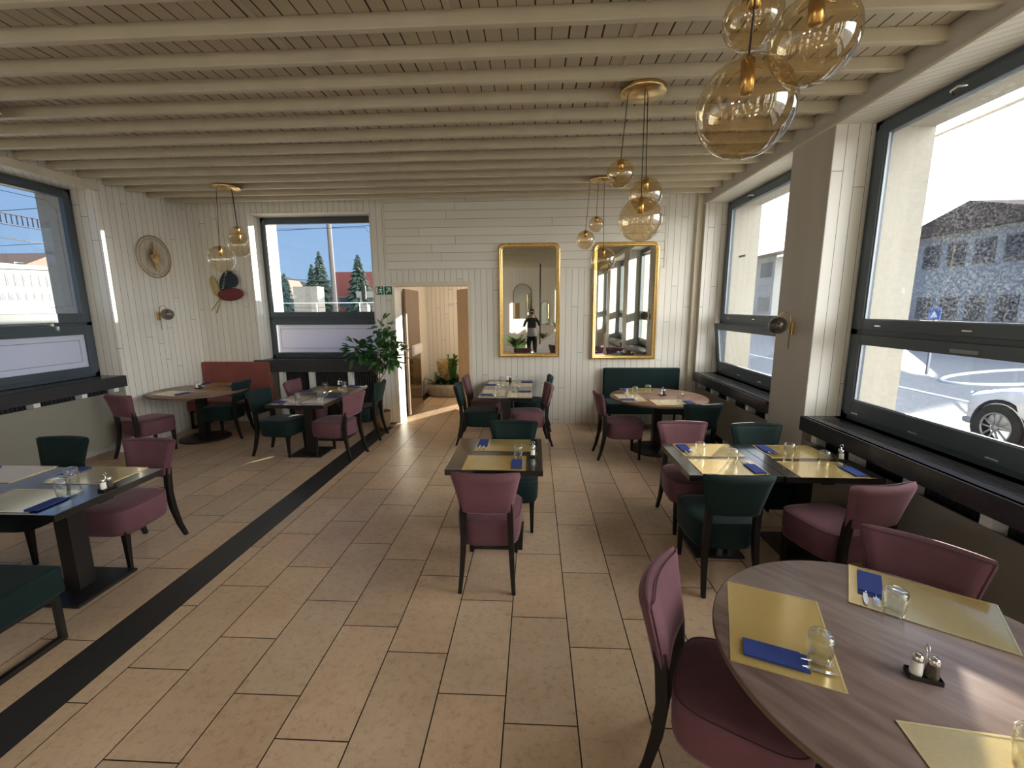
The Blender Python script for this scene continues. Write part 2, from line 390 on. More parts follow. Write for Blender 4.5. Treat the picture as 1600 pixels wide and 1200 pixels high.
def ceiling():
    b = MB(); b.box(XL-.05, XR+.05, YN, YB+.05, ZC, ZC+.1); c = struct(obj('ceiling', b, M['ceil']))
    for k in range(-21, 14):
        y = 2.905 + k*.3325
        if y > YB-.05 or y < YN+.1: continue
        m = MB(); m.box(XL+.001, XR-.001, y-.052, y, ZB, ZC); obj('beam', m, M['beam'], c, .006)
    m = MB()
    for k in range(-5, 4):
        x = .62 + k*1.15
        m.box(x, x+.035, YN+.05, YB-.05, ZC-.012, ZC)
    obj('cover_strip', m, M['beam'], c)
    b = MB(); b.box(XOL, XOR, YN-.3, YO, ZC+.1, ZC+.45); struct(obj('trim_1', b, M['concrete']))   # roof slab
ceiling()

WR = [(4.83, 7.09), (1.94, 4.20), (-.95, 1.31), (-3.84, -1.58)]     # window openings, right wall
WL = [(3.46, 5.72), (.57, 2.83), (-2.32, -.06)]                     # left wall
BX0, BX1 = -4.66, -2.655                                            # back window
DX0, DX1, DZ = -2.30, -1.09, 2.30                                   # doorway
def side_wall(name, xi, xg, xo, wins, z0, z1, flat):
    """inner lining (boards) and outer plaster, pierced by windows"""
    root = None
    ys = [YN] + [v for w in sorted(wins) for v in w] + [YO if xo > 0 else YO]
    lo, hi = MB(), MB(); pl = MB(); fac = MB()
    for (a, b) in zip(ys[0::2], ys[1::2]):
        bb = min(b, YB+.0)
        pl.box(min(xi, xg), max(xi, xg), a, min(b, YB+.02), z0, z1)
        fac.box(min(xg, xo), max(xg, xo), a, b, -.3, ZC+.1)
    pl.box(min(xi, xg), max(xi, xg), YN, YB+.02, z1, ZC+.05)       # lintel
    fac.box(min(xg, xo), max(xg, xo), YN, YO, z1-.03, ZC+.1)
    for w in wins: fac.box(min(xg, xo), max(xg, xo), w[0], w[1], -.3, z0-.02)
    o = struct(obj(name, pl, M['wall_v']))
    obj('outside_plaster', fac, M['facade'], o)
    k = MB(); s = 1 if xi > 0 else -1
    k.box(min(xi+s*.25, xg), max(xi+s*.25, xg), YN, YB, -.05, z0); obj('lower_wall', k, M['paint'], o)
    lw = MB()
    for (a, b) in zip(ys[0::2], ys[1::2]): lw.box(min(xi, xi+s*.26), max(xi, xi+s*.26), a, min(b, YB+.02), -.05, z0)
    obj('pier_base', lw, M['wall_v'] if not flat else M['paint'], o)
    if flat:
        p = MB()
        for (a, b) in zip(ys[0::2], ys[1::2]): p.box(xi-.006, xi+.004, a+.001, min(b, YB), -.0, z1)
        p.box(xi-.006, xi+.004, YN, YB, z1, ZC); obj('flat_lining', p, M['paint'], o)
    return o
side_wall('wall_right', XR, XGR, XOR, WR, .91, 3.46, True)
side_wall('wall_left', XL, XGL, XOL, WL, 1.05, 3.47, False)
def back_wall():
    m = MB()
    z0, z1 = 1.085, 3.46
    m.box(XL-.02, BX0, YB, YG, -.05, ZC); m.box(BX1, DX0, YB, YG, -.05, ZC)
    m.box(BX0, BX1, YB, YG, z1, ZC); m.box(BX0, BX1, YB+.25, YG, -.05, z0)
    m.box(DX1, XR+.02, YB, YG, -.05, ZC); m.box(DX0, DX1, YB, YG, DZ, ZC)
    o = struct(obj('wall_back', m, M['wall_v']))
    h = MB(); h.box(-2.40, 2.03, YB-.012, YB+.002, 2.545, ZC); obj('level_boarding', h, M['wall_h'], o)
    h = MB(); h.box(-2.42, -2.395, YB-.018, YB, 2.545, ZC); h.box(2.02, 2.045, YB-.018, YB, 2.545, ZC)
    obj('cover_strip', h, M['cream'], o)
    f = MB(); f.box(XOL, BX0, YG, YO, -.3, ZC+.1); f.box(BX0, BX1, YG, YO, z1-.03, ZC+.1); f.box(BX0, BX1, YG, YO, -.3, z0-.02)
    f.box(BX1, BX1+.14, YG, YO, -.3, ZC+.1); f.box(BX1+.14, XOR, YG+.02, YO, 2.75, ZC+.1)
    f.box(1.2, XOR, YG, YO, -.3, ZC+.1)
    obj('outside_plaster', f, M['facade'], o)
    d = MB(); d.box(DX0-.06, DX0, YB-.012, YB, 0, DZ+.06); d.box(DX1, DX1+.06, YB-.012, YB, 0, DZ+.06); d.box(DX0, DX1, YB-.012, YB, DZ, DZ+.06)
    struct(obj('trim_2', d, M['cream']))
back_wall()
m = MB(); m.box(XL-.4, XR+.4, YN-.2, YN, -.05, ZC); struct(obj('wall_near', m, M['wall_v']))
# edge strips running above the window openings
m = MB(); m.box(XR-.016, XR-.006, YN, YB-.05, 3.455, 3.475); struct(obj('trim_3', m, M['cream']))
m = MB(); m.box(XL-.01, XL+.025, YN, 5.76, 3.475, ZB); m.box(XL-.01, XL+.04, YN, 5.76, 3.46, 3.485); struct(obj('trim_4', m, M['cream']))
m = MB(); m.box(XR-.09, XR-.006, YB-.07, YB, 0, ZC); struct(obj('trim_5', m, M['cream']))

# ------------------------------------------------------------------ windows
nwin = [0]
def window(loc, rz, w, z0, z1, gb0, gb1, gt0, gt1, lower='pane', upper='pane', side=.12, tilt=0, etched=False, handles=True, bead=False):
    """local x across the opening (0..w), local y outward, frame stands at y=-.05..0.03"""
    nwin[0] += 1
    r = bpy.data.objects.new('window_%d' % nwin[0], None); C.objects.link(r); r.location = loc; r.rotation_euler = (0, 0, rz)
    struct(r)
    f = MB()
    f.box(0, side*.55, -.02, .06, z0, z1); f.box(w-side*.55, w, -.02, .06, z0, z1)
    f.box(0, w, -.02, .06, z1-.07, z1); f.box(0, w, -.02, .06, z0, z0+.07)
    zm = (gb1+gt0)/2
    f.box(0, w, -.02, .06, zm-.03, zm+.03)
    obj('frame', f, M['frame'], r, .004)
    def sash(za, zb, ga, gb, name, pmat, tl=0):
        s = MB(); x0, x1 = side*.45, w-side*.45; xa, xb = side, w-side
        s.box(x0, xa, -.045, .02, za, zb); s.box(xb, x1, -.045, .02, za, zb)
        s.box(xa, xb, -.045, .02, za, ga); s.box(xa, xb, -.045, .02, gb, zb)
        o = obj(name, s, M['frame'], r, .005)
        p = MB(); p.box(xa-.01, xb+.01, -.012, -.006, ga-.01, gb+.01); q = obj('pane', p, pmat, o)
        if bead:
            bd = MB(); bd.box(xa-.004, xa+.012, -.03, -.012, ga, gb); bd.box(xa, xb, -.03, -.012, ga-.002, ga+.008); obj('glazing_bead', bd, M['metal'], o)
        if etched:
            e = MB(); i = .07; c = .09; t = .006
            X0, X1, Z0, Z1 = xa+i, xb-i, ga+i, gb-i
            if lower_first[0]: e.box(X0, X1, -.014, -.012, Z1-t, Z1); e.box(X0, X0+t, -.014, -.012, Z0, Z1); e.box(X1-t, X1, -.014, -.012, Z0, Z1)
            else:
                e.box(X0+c, X1-c, -.014, -.012, Z1-t, Z1); e.box(X0, X0+t, -.014, -.012, Z0, Z1-c); e.box(X1-t, X1, -.014, -.012, Z0, Z1-c)
                for sx, cx in ((1, X0), (-1, X1)):
                    pts = [(cx, -.013, Z1-c), (cx+sx*.03, -.013, Z1-c+.01), (cx+sx*.065, -.013, Z1-.055), (cx+sx*.08, -.013, Z1-.02), (cx+sx*c, -.013, Z1)]
                    e.tube(pts, t*.45, 5)
            e.box(X0, X1, -.014, -.012, Z0, Z0+t)
            obj('etched_border', e, M['etch'], o)
        if tl: o.location = (0, 0, za); 
        if tl:
            for vv in o.data.vertices: vv.co.z -= za
            for ch in o.children:
                for vv in ch.data.vertices: vv.co.z -= za
            o.rotation_euler = (tl, 0, 0)
        return o
    lower_first = [True]; a = sash(z0+.05, zm-.02, gb0, gb1, 'lower_sash', M[lower], tilt)
    lower_first[0] = False; b = sash(zm+.02, z1-.04, gt0, gt1, 'upper_sash', M[upper])
    if handles:
        for k, fx in enumerate((.16, .5, .84)):
            h = MB(); h.box(w*fx-.035, w*fx+.035, -.058, -.045, gt0-.055, gt0-.045); obj('hinge_cover', h, M['chrome'], b)
        for fx in (.1, .37, .63, .9):
            h = MB(); h.box(w*fx-.04, w*fx+.04, -.056, -.045, z0+.075, z0+.083); obj('drain_cap', h, M['chrome'], r)
        h = MB(); x = w*.35; h.tube([(x-.05, -.045, z1-.10), (x-.03, -.085, z1-.085), (x+.03, -.09, z1-.08), (x+.07, -.05, z1-.09)], .007); obj('handle', h, M['chrome'], b)
        h = MB(); x = w*.5; h.box(x-.09, x+.09, -.066, -.045, gb1+.02, gb1+.045); obj('handle', h, M['metal'], a)
    return r
for i, (a, b) in enumerate(WR):
    window((XGR, b, 0), -PI/2, b-a, .91, 3.46, 1.10, 1.60, 1.82, 3.33, 'pane', 'pane_r' if i != 0 else 'pane_r', side=.16, tilt=(math.radians(7) if i == 0 else 0), bead=True)
for a, b in WL:
    window((XGL, a, 0), PI/2, b-a, 1.05, 3.47, 1.19, 1.62, 1.90, 3.35, 'frost', 'pane', side=.13, etched=True, handles=False)
window((BX0, YG, 0), 0, BX1-BX0+.08, 1.085, 3.46, 1.18, 1.665, 1.885, 3.35, 'frost', 'pane', side=.11, etched=True, handles=False)

# sills, radiators and covers
def sill(loc, rz, w, z, dep, hgt, label, slots=True, group='dark window sills'):
    r = thing('window_sill', label, 'window sill', loc, rz, group)
    m = MB(); m.box(0, w, -.01, dep, z-.03, z); m.box(0, w, -.02, .025, z-hgt, z); obj('board', m, M['sill'], r, .003)
    if slots:
        s = MB()
        for k in range(4):
            for q in range(2): s.box(w*(.06+.47*q), w*(.06+.47*q)+w*.42, .10+k*.028, .112+k*.028, z-.004, z+.0015)
        obj('air_slots', s, M['black'], r)
    return r
def radiator(loc, rz, w, z0, z1, label, brackets, group='dark radiators under the windows'):
    r = thing('radiator', label, 'radiator', loc, rz, group)
    m = MB(); n = int(w/.045)
    for k in range(n): m.box(k*.045+.004, k*.045+.036, .12, .19, z0, z1)
    m.box(0, w, .13, .18, z0+.02, z0+.05); m.box(0, w, .13, .18, z1-.06, z1-.03)
    obj('columns', m, M['radiator'], r)
    for fx in brackets:
        k = MB(); k.box(fx*w-.035, fx*w+.035, .022, .115, z0 if z1-z0 > .7 else z1-.22, z1+.02); obj('bracket', k, M['whitep'], r)
    return r
def cover(loc, rz, w, z0, z1, label, group='radiator cover boards'):
    r = thing('radiator_cover', label, 'radiator cover', loc, rz, group)
    m = MB(); m.box(0, w, .0, .02, z0, z1); obj('panel', m, M['cover'], r, .003)
    for fx in (.06, .5, .94):
        k = MB(); k.box(fx*w-.025, fx*w+.025, .022, .07, 0, z0+.1); obj('foot', k, M['whitep'], r)
    return r
rn = ['by the green bench', 'beside the two joined tables on the right', 'behind the photographer on the street side', 'farthest behind the photographer on the street side']
for i, (a, b) in enumerate(WR[:3]):
    sill((XR-.02, b, 0), -PI/2, b-a, .91, .355, .135, 'dark slotted window sill under the right-hand window ' + rn[i])
    radiator((XR, b, 0), -PI/2, b-a, .12, .74, 'dark column radiator below the right-hand sill ' + rn[i], (.06, .28, .52, .76, .97))
    cover((XR+.01, b-.01, 0), -PI/2, b-a-.02, .14, .685, 'beige board covering the radiator ' + rn[i])
ln = ['in the far left corner', 'behind the front left dining table', 'behind the photographer on the left wall']
for i, (a, b) in enumerate(WL):
    sill((XL+.02, a, 0), PI/2, b-a, 1.05, .355, .15, 'dark window sill under the left wall window ' + ln[i], slots=False)
    radiator((XL, a, 0), PI/2, b-a, .2, .87, 'dark radiator below the left wall sill ' + ln[i], (.06, .28, .52, .76, .95))
    cover((XL-.01, a+.01, 0), PI/2, b-a-.02, .16, .84, 'grey-beige board covering the radiator ' + ln[i])
sill((BX0-.1, YB-.06, 0), 0, BX1-BX0+.12, 1.085, .40, .20, 'dark window sill under the back window behind the potted tree', slots=False)
radiator((BX0+.3, YB-.06, 0), 0, 1.62, .12, .86, 'dark column radiator below the back window with white brackets', (.02, .34, .76))

# ------------------------------------------------------------------ hall beyond the doorway
m = MB(); m.box(-2.60, -2.50, YG, 10.4, 0, 2.7); struct(obj('wall_hall_left', m, M['wall_v']))
m = MB(); m.box(-2.5, -.62, 10.1, 10.2, 0, 2.7); m.box(.1, 1.3, 10.1, 10.2, 0, 2.7); m.box(-.62, .1, 10.1, 10.2, 2.35, 2.7); struct(obj('wall_hall_back', m, M['wall_v']))
m = MB(); m.box(1.2, 1.3, YO, 10.1, 0, 2.7); struct(obj('wall_hall_right', m, M['wall_v']))
m = MB(); m.box(-2.6, 1.3, YG+.02, 10.2, 2.7, 2.8); struct(obj('ceiling_hall', m, M['cream']))
m = MB(); m.box(-.62, .1, 10.13, 10.136, .05, 2.35); struct(obj('door_2', m, M['pane']))
m = MB(); m.box(-.02, .02, 0, .78, .02, 2.27); d = struct(obj('door_3', m, M['woodo'], None, .003)); d.location = (-1.125, 7.64, 0); d.rotation_euler = (0, 0, math.radians(24.5))
r = thing('hall_fill_lamp', 'added fill lamp, out of view on the hall ceiling', 'ceiling lamp', (-.35, 8.9, 2.7))  # lamp added out of view to brighten the hall
m = MB(); m.lathe([(.001, -.07), (.12, -.06), (.15, -.03), (.15, 0), (.001, 0)], 28); obj('shade', m, emis('fill lamp shade', (1, .85, .65), 4), r)
l = bpy.data.lights.new('hall_fill_light', 'POINT'); l.energy = 22; l.color = (1, .84, .64); l.shadow_soft_size = .12
lo = bpy.data.objects.new('hall_fill_light', l); C.objects.link(lo); lo.parent = r; lo.location = (0, 0, -.22)
r = bpy.data.objects.new('door_1', None); C.objects.link(r); r.location = (-2.27, 7.66, 0); r.rotation_euler = (0, 0, math.radians(2)); struct(r)
m = MB(); m.box(-.022, .022, 0, 1.02, .02, 2.27); obj('leaf', m, M['wood'], r, .003)
m = MB(); m.box(-.026, .026, .07, .95, .10, 1.05); obj('lower_glazing', m, mat('bronze door glass', (.10, .065, .03), .08, .3), r)
m = MB(); m.box(-.03, .07, .30, 1.02, 1.06, 1.26); obj('handle_plate', m, M['whitep'], r, .045, 5)
m = MB(); m.box(.0, .05, .98, 1.03, 0, .07); obj('floor_stop', m, M['chrome'], r)
# small wall hook on the hall wall and a door viewer
m = MB(); m.tube([(-1.86, 10.09, 2.03), (-1.86, 10.04, 2.03), (-1.86, 10.02, 2.06)], .012); m.tube([(-1.80, 10.09, 2.03), (-1.80, 10.04, 2.03), (-1.80, 10.02, 2.06)], .012); m.box(-1.89, -1.77, 10.085, 10.1, 2.0, 2.06)
tag(obj('coat_hook', m, M['chrome']), 'small metal double hook high on the hall wall', 'hook')

def fronds(mb, base, n, L, spread, droop, rnd, w=.02, z=1.0):
    for i in range(n):
        a = rnd.uniform(0, 2*PI); s = rnd.uniform(.2, 1)*spread; l = L*rnd.uniform(.6, 1)
        d = Vector((math.cos(a)*s, math.sin(a)*s, z)).normalized()
        P = []
        for k in range(7):
            t = k/6; P.append(Vector(base) + d*l*t + Vector((math.cos(a), math.sin(a), 0))*droop*t*t*l - Vector((0, 0, 1))*droop*t*t*l*.8)
        side = Vector((-math.sin(a), math.cos(a), 0))
        for k in range(6):
            for sg in (-1, 1):
                q = P[k].lerp(P[k+1], .5); ww = w*(1-abs(k/6-.4))*4
                mb.add([P[k], P[k+1], q + side*sg*ww + (P[k+1]-P[k])*.7], [(0, 1, 2)])
def planter():
    rnd = random.Random(3)
    r = thing('planter', 'low oval stone planter with ferns and dried plumes in the hall', 'planter', (-1.88, 9.6, 0))
    m = MB(); pr = []
    for z, s in ((0, .9), (.04, 1), (.2, 1.03), (.28, 1.06), (.28, .98), (.22, .95)):
        pr.append([(.52*s*math.cos(t*PI/12), .26*s*math.sin(t*PI/12), z) for t in range(24)])
    m.loft(pr); obj('bowl', m, M['stone'], r)
    m = MB()
    for k in range(4): fronds(m, (-.3+.16*k, 0, .25), 14, .38, 1.4, .35, rnd)
    obj('fern', m, M['leaf'], r)
    m = MB(); fronds(m, (.05, .0, .25), 16, .72, .35, .05, rnd, .018, 1.6); obj('dark_fronds', m, M['leaf'], r)
    m = MB(); fronds(m, (-.14, .05, .28), 34, .62, .4, .12, rnd, .035, 1.5); obj('dried_plumes', m, M['dry'], r)
    m = MB(); fronds(m, (.34, 0, .28), 26, .7, .35, .12, rnd, .035, 1.6); obj('dried_plumes', m, M['dry'], r)
planter()

# ------------------------------------------------------------------ mirrors, sign, ornaments
def rounded(w, h, r, n=6, inset=0):
    """rectangle with rounded upper corners, origin bottom left"""
    pts = [(inset, inset), (w-inset, inset)]
    rr = max(r-inset, .01)
    for k in range(n+1):
        a = PI/2*k/n; pts.append((w-inset-rr+rr*math.cos(a), h-inset-rr+rr*math.sin(a)))
    for k in range(n+1):
        a = PI/2+PI/2*k/n; pts.append((inset+rr+rr*math.cos(a), h-inset-rr+rr*math.sin(a)))
    return pts
def mirror(x, y, z, w, h, label):
    r = thing('wall_mirror', label, 'mirror', (x, y, z), 0, 'tall gilt mirrors on the back wall')
    rings = []
    for ins, d in ((0, 0), (0, -.035), (.012, -.05), (.028, -.05), (.034, -.038), (.046, -.044), (.056, -.04), (.066, -.02), (.066, 0)):
        rings.append([(px, d, pz) for px, pz in rounded(w, h, .11, 8, ins)])
    m = MB(); m.loft(rings, smooth=True, cap=False)
    obj('frame', m, M['gold'], r)
    g = MB(); P = rounded(w, h, .11, 8, .062); n = len(P)
    g.add([(px, -.012, pz) for px, pz in P] + [(px, -.001, pz) for px, pz in P], [list(range(n)), list(range(n, 2*n))[::-1]] + [(i, (i+1) % n, n+(i+1) % n, n+i) for i in range(n)])
    obj('glass', g, M['mirror'], r)
mirror(-.585, YB-.002, 1.135, .985, 1.81, 'tall gilt-framed mirror above the dark tables left of centre')
mirror(.915, YB-.002, 1.10, 1.03, 1.84, 'tall gilt-framed mirror above the green bench on the right')
def exit_sign():
    r = thing('exit_sign', 'green emergency exit sign with running figure and arrow above the doorway', 'sign', (-2.61, YB-.012, 2.155))
    m = MB(); m.box(0, .285, -.006, 0, 0, .145); obj('plate', m, M['signw'], r)
    m = MB(); m.box(.006, .136, -.009, -.006, .006, .139); m.box(.148, .279, -.009, -.006, .006, .139); obj('green_fields', m, M['signg'], r)
    def poly(pts, ox): return [(ox+x, z) for x, z in pts]
    P = MB()
    def pr(pts):
        n = len(pts); P.add([(x, -.011, z) for x, z in pts] + [(x, -.009, z) for x, z in pts], [list(range(n)), list(range(n, 2*n))[::-1]] + [(i, (i+1) % n, n+(i+1) % n, n+i) for i in range(n)])
    # door strip and running man
    pr([(.015, .02), (.035, .02), (.035, .125), (.015, .125)])
    hd = [(.098+.011*math.cos(a*PI/4), .118+.011*math.sin(a*PI/4)) for a in range(8)]; pr(hd)
    pr([(.078, .100), (.092, .106), (.096, .062), (.078, .058)])          # trunk
    pr([(.078, .100), (.060, .092), (.050, .074), (.058, .072), (.068, .084), (.080, .090)])
    pr([(.092, .104), (.108, .088), (.124, .092), (.124, .084), (.106, .078), (.090, .090)])
    pr([(.078, .062), (.096, .062), (.112, .044), (.106, .018), (.098, .020), (.100, .042), (.082, .050)])
    pr([(.078, .062), (.090, .056), (.072, .036), (.046, .034), (.046, .042), (.066, .046)])
    # arrow to upper right
    pr([(.172, .040), (.184, .030), (.236, .086), (.224, .098)])
    pr([(.252, .118), (.252, .050), (.238, .050), (.238, .104), (.186, .104), (.186, .118)])
    obj('pictogram', P, M['signw'], r)
exit_sign()
def wall_ornament():
    r = thing('wall_ornament', 'round gold wire wall ornament with gold leaf centre on left wall', 'wall ornament', (XL+.012, 6.48, 2.715), 0)
    R = Matrix.Rotation(PI/2, 4, 'Y')
    for nm, rad, t in (('outer_ring', .30, .008), ('inner_ring', .255, .004)):
        m = MB(); m.tube([(0.01, rad*math.cos(a*PI/24), rad*math.sin(a*PI/24)) for a in range(49)], t, 6, cap=False); obj(nm, m, M['wire'], r)
    m = MB()
    for k in range(72):
        a = 2*PI*k/72; m.tube([(0.006, .05*math.cos(a), .05*math.sin(a)), (.004, .30*math.cos(a), .30*math.sin(a))], .0022, 4)
    obj('spokes', m, M['wire'], r)
    m = MB(); rnd = random.Random(2)
    for k in range(9):
        a = rnd.uniform(0, 2*PI); c = Vector((.03, .03*math.cos(a), .045*math.sin(a))); d = Vector((.0, math.cos(a), math.sin(a))); s = Vector((0.3, -d.z, d.y))*.022
        m.add([c-d*.02, c+s, c+d*.07, c-s], [(0, 1, 2, 3)])
    m.box(.008, .02, -.008, .008, -.2, .22)
    obj('leaf_centre', m, M['gold'], r)
wall_ornament()
def wall_sculpture():
    r = thing('wall_sculpture', 'metal wall sculpture of dark, burgundy and straw coloured leaves with twin stems', 'wall art', (-5.22, YB-.01, 2.12))
    def leaf(nm, cx, cz, a, b, rot, mt, d=.03):
        m = MB(); n = 24; rings = []
        for s, y in ((1, 0), (.97, -.012), (.8, -.02), (.3, -.026)):
            rings.append([(cx+s*(a*math.cos(t)*math.cos(rot)-b*math.sin(t)*math.sin(rot)), -d+y, cz+s*(a*math.cos(t)*math.sin(rot)+b*math.sin(t)*math.cos(rot))) for t in [2*PI*k/n for k in range(n)]])
        m.loft(rings); obj(nm, m, M[mt], r)
    leaf('dark_leaf', .12, .27, .20, .115, 1.15, 'leafd', .03)
    leaf('dark_disc', .23, .29, .115, .115, 0, 'leafd', .06)
    leaf('burgundy_leaf', .20, .06, .225, .105, .08, 'leafr', .08)
    leaf('straw_leaf', -.10, .20, .17, .06, 1.75, 'leafb', .02)
    m = MB(); m.tube([(-.02, -.02, .02), (-.10, -.03, -.09), (-.20, -.03, -.2)], .009, 6); m.tube([(.0, -.02, .02), (-.05, -.03, -.1), (-.12, -.03, -.24)], .009, 6); m.tube([(-.02, -.02, .02), (-.06, -.02, .1)], .007, 6)
    obj('stems', m, M['leafb'], r)
    m = MB()
    for k in range(9): m.tube([(.03+.012*k, -.062, .12+.035*k), (.07+.012*k, -.062, .14+.035*k)], .004, 4)
    obj('bead_row', m, M['signw'], r)
wall_sculpture()
def sconce(loc, rz, label):
    r = thing('wall_sconce', label, 'wall lamp', loc, rz, 'globe wall lamps')
    # local +y points into the room
    m = MB(); m.box(-.022, .022, 0, .03, -.06, .06); obj('back_plate', m, M['brass'], r, .004)
    m = MB(); m.tube([(0, .035, -.2), (0, .035, .10)] + [(0, .035+.06*(1-math.cos(a)), .10+.06*math.sin(a)) for a in [PI*k/8 for k in range(1, 9)]], .005, 6); obj('arm', m, M['brass'], r)
    m = MB(); m.tube([(0, .155, .10), (0, .155, .02)], .012, 8); obj('socket', m, M['brass'], r)
    m = MB(); R = .085; m.lathe([(R*math.sin(PI*k/12)+.0001, -R*math.cos(PI*k/12)) for k in range(13)], 24, Matrix.Translation((0, .155, .03))); obj('globe', m, M['smoke'], r)
    return r
sconce((XL, 6.42, 1.84), -PI/2, 'brass wall lamp with smoked globe on the left wall below the gold ornament')
sconce((XR-.006, 4.515, 1.72), PI/2, 'brass wall lamp with smoked globe on the pier between the right windows')

# ------------------------------------------------------------------ pendants
def pendant(cx, cy, label, globes, gm, cr=.17):
    r = thing('pendant_lamp', label, 'pendant lamp', (cx, cy, ZB), 0, 'three-globe pendant clusters')
    m = MB(); m.lathe([(.001, 0), (cr, 0), (cr, -.028), (cr-.004, -.032), (.001, -.032)], 40); obj('canopy', m, M['brass'], r)
    for dx, dy, z, R in globes:
        zz = z - ZB
        m = MB(); m.tube([(dx*.75, dy*.75, -.03), (dx, dy, zz+R*.98)], .0035, 6); obj('cable', m, M['cable'], r)
        g = MB(); g.lathe([(max(R*math.sin(PI*k/20), .001), -R*math.cos(PI*k/20)) for k in range(20)], 36, Matrix.Translation((dx, dy, zz)))
        go = obj('globe', g, M[gm], r)
        s = MB(); s.lathe([(.006, R*1.08), (.012, R*1.0), (.024, R*.97), (.024, R*.30), (.018, R*.28), (.001, R*.28)], 16, Matrix.Translation((dx, dy, zz))); obj('socket', s, M['brass'], go)
        w = MB()
        for a in (0, 2*PI/3, 4*PI/3):
            w.tube([(dx, dy, zz+R*.86), (dx+R*.45*math.cos(a), dy+R*.45*math.sin(a), zz+R*.80)], .0025, 4)
        obj('spider', w, M['brass'], go)
pendant(.814, 3.70, 'amber three-globe pendant in front of the right mirror, middle one of the right-hand row', [(-.145, .03, 2.973, .105), (.06, .05, 2.818, .131), (.0, -.08, 2.603, .165)], 'amber')
pendant(.852, 6.07, 'amber three-globe pendant over the round table by the green bench', [(-.045, .06, 3.019, .100), (-.19, 0, 2.812, .120), (.04, -.06, 2.548, .158)], 'amber')
pendant(.86, 1.80, 'largest-looking amber globe pendant hanging over the near round table at top', [(-.09, .01, 2.655, .17), (.06, -.12, 2.81, .135), (-.048, .10, 3.0, .105)], 'amber')
pendant(-4.13, 6.03, 'clear three-globe pendant in the far left corner before the wall sculpture', [(.075, .03, 2.928, .125), (.045, .09, 2.82, .165), (-.14, -.06, 2.61, .175)], 'clear')
pendant(-4.50, 3.60, 'three-globe pendant cut off by the left edge near the left window', [(-.16, .0, 2.93, .17), (-.3, .12, 3.02, .12), (-.33, -.1, 2.7, .13)], 'clear')

# ------------------------------------------------------------------ chairs, benches, tables
def superring(cx, cy, hx, hy, z, n=28, e=3.2, front=0):
    out = []
    for k in range(n):
        t = 2*PI*k/n; c, s = math.cos(t), math.sin(t)
        x = hx*abs(c)**(2/e)*(1 if c > 0 else -1); y = hy*abs(s)**(2/e)*(1 if s > 0 else -1)
        x *= 1 + front*(y/hy)
        out.append((cx+x, cy+y, z))
    return out
def make_chair(label, fab, group):
    r = thing('dining_chair', label, 'chair', (0, 0, 0), 0, group)
    # seat: deep boxed cushion, slightly bulging, wider at the front
    m = MB(); rings = []
    for z, s in ((.282, .90), (.288, .95), (.318, .985), (.39, 1.0), (.462, 1.0), (.478, .985), (.486, .95), (.494, .80), (.498, .45)):
        rings.append(superring(0, .02, .230*s, .240*s, z, 36, 4.2, .05))
    m.loft(rings); obj('seat', m, fab, r)
    # back: flared, concave, padded
    m = MB(); rings = []; H0, H1 = .555, .87
    for i in range(13):
        v = i/12; th = .036*(1-.0*v); e = min(v, 1-v)
        edge = min(1, (e/.07))**.5 if e < .07 else 1
        hw = (.180 + .062*v**1.3) * (1-.06*(1-edge)); th = th*max(edge, .12)
        ring = []; n = 14
        zc = H0 + (H1-H0)*v
        for k in range(n+1):
            u = -1 + 2*k/n; rr = (1-abs(u)**8)**.5 if abs(u) < 1 else 0
            y = -.245 - .045*(1-u*u)*(.4+.6*v) - .055*v - th*rr
            ring.append((hw*u, y, zc + .0*(u*u)*v))
        for k in range(n+1):
            u = 1 - 2*k/n; rr = (1-abs(u)**8)**.5 if abs(u) < 1 else 0
            y = -.245 - .045*(1-u*u)*(.4+.6*v) - .055*v + th*rr
            ring.append((hw*u, y, zc + .0*(u*u)*v))
        rings.append(ring)
    m.loft(rings); obj('backrest', m, fab, r)
    pp = mat('piping ' + fab.name, tuple(c*.7 for c in fab['rgb']), .8) if 'piping ' + fab.name not in bpy.data.materials else bpy.data.materials['piping ' + fab.name]
    m = MB(); ring = superring(0, .02, .2275, .2375, .481, 36, 4.2, .05); m.tube(ring + [ring[0]], .0035, 5, cap=False)
    obj('seat_piping', m, pp, r)
    m = MB(); P = []
    def bk(u, v): return (min(1, 1)*(.180 + .062*v**1.3)*u*.985, -.245 - .045*(1-u*u)*(.4+.6*v) - .055*v + .034*(1-abs(u)**8*.8), H0 + (H1-H0)*v)
    for k in range(9): P.append(bk(-.97, .03+.94*k/8))
    for k in range(1, 12): P.append(bk(-.97+1.94*k/12, .97))
    for k in range(9): P.append(bk(.97, .97-.94*k/8))
    m.tube(P, .0035, 5); obj('back_piping', m, pp, r)
    for s in (-1, 1):
        m = MB(); pts = [(.186, -.325, 0), (.176, -.285, .12), (.168, -.252, .28), (.163, -.24, .42), (.160, -.25, .56), (.158, -.262, .64)]
        R = []
        for k, (x, y, z) in enumerate(pts):
            w = .013+.007*min(1, z/.4); d = .016+.008*min(1, z/.3)
            R.append([(s*x-w, y-d, z), (s*x+w, y-d, z), (s*x+w, y+d, z), (s*x-w, y+d, z)])
        m.loft(R, smooth=False); obj('leg', m, M['legw'], r, .003)
        m = MB(); R = []
        for z, w in ((0, .013), (.2, .018), (.33, .023)):
            x, y = s*(.178+.004*(.33-z)), .20+.012*(.33-z)
            R.append([(x-w, y-w, z), (x+w, y-w, z), (x+w, y+w, z), (x-w, y+w, z)])
        m.loft(R, smooth=False); obj('leg', m, M['legw'], r, .003)
    return r
PROTO = {}
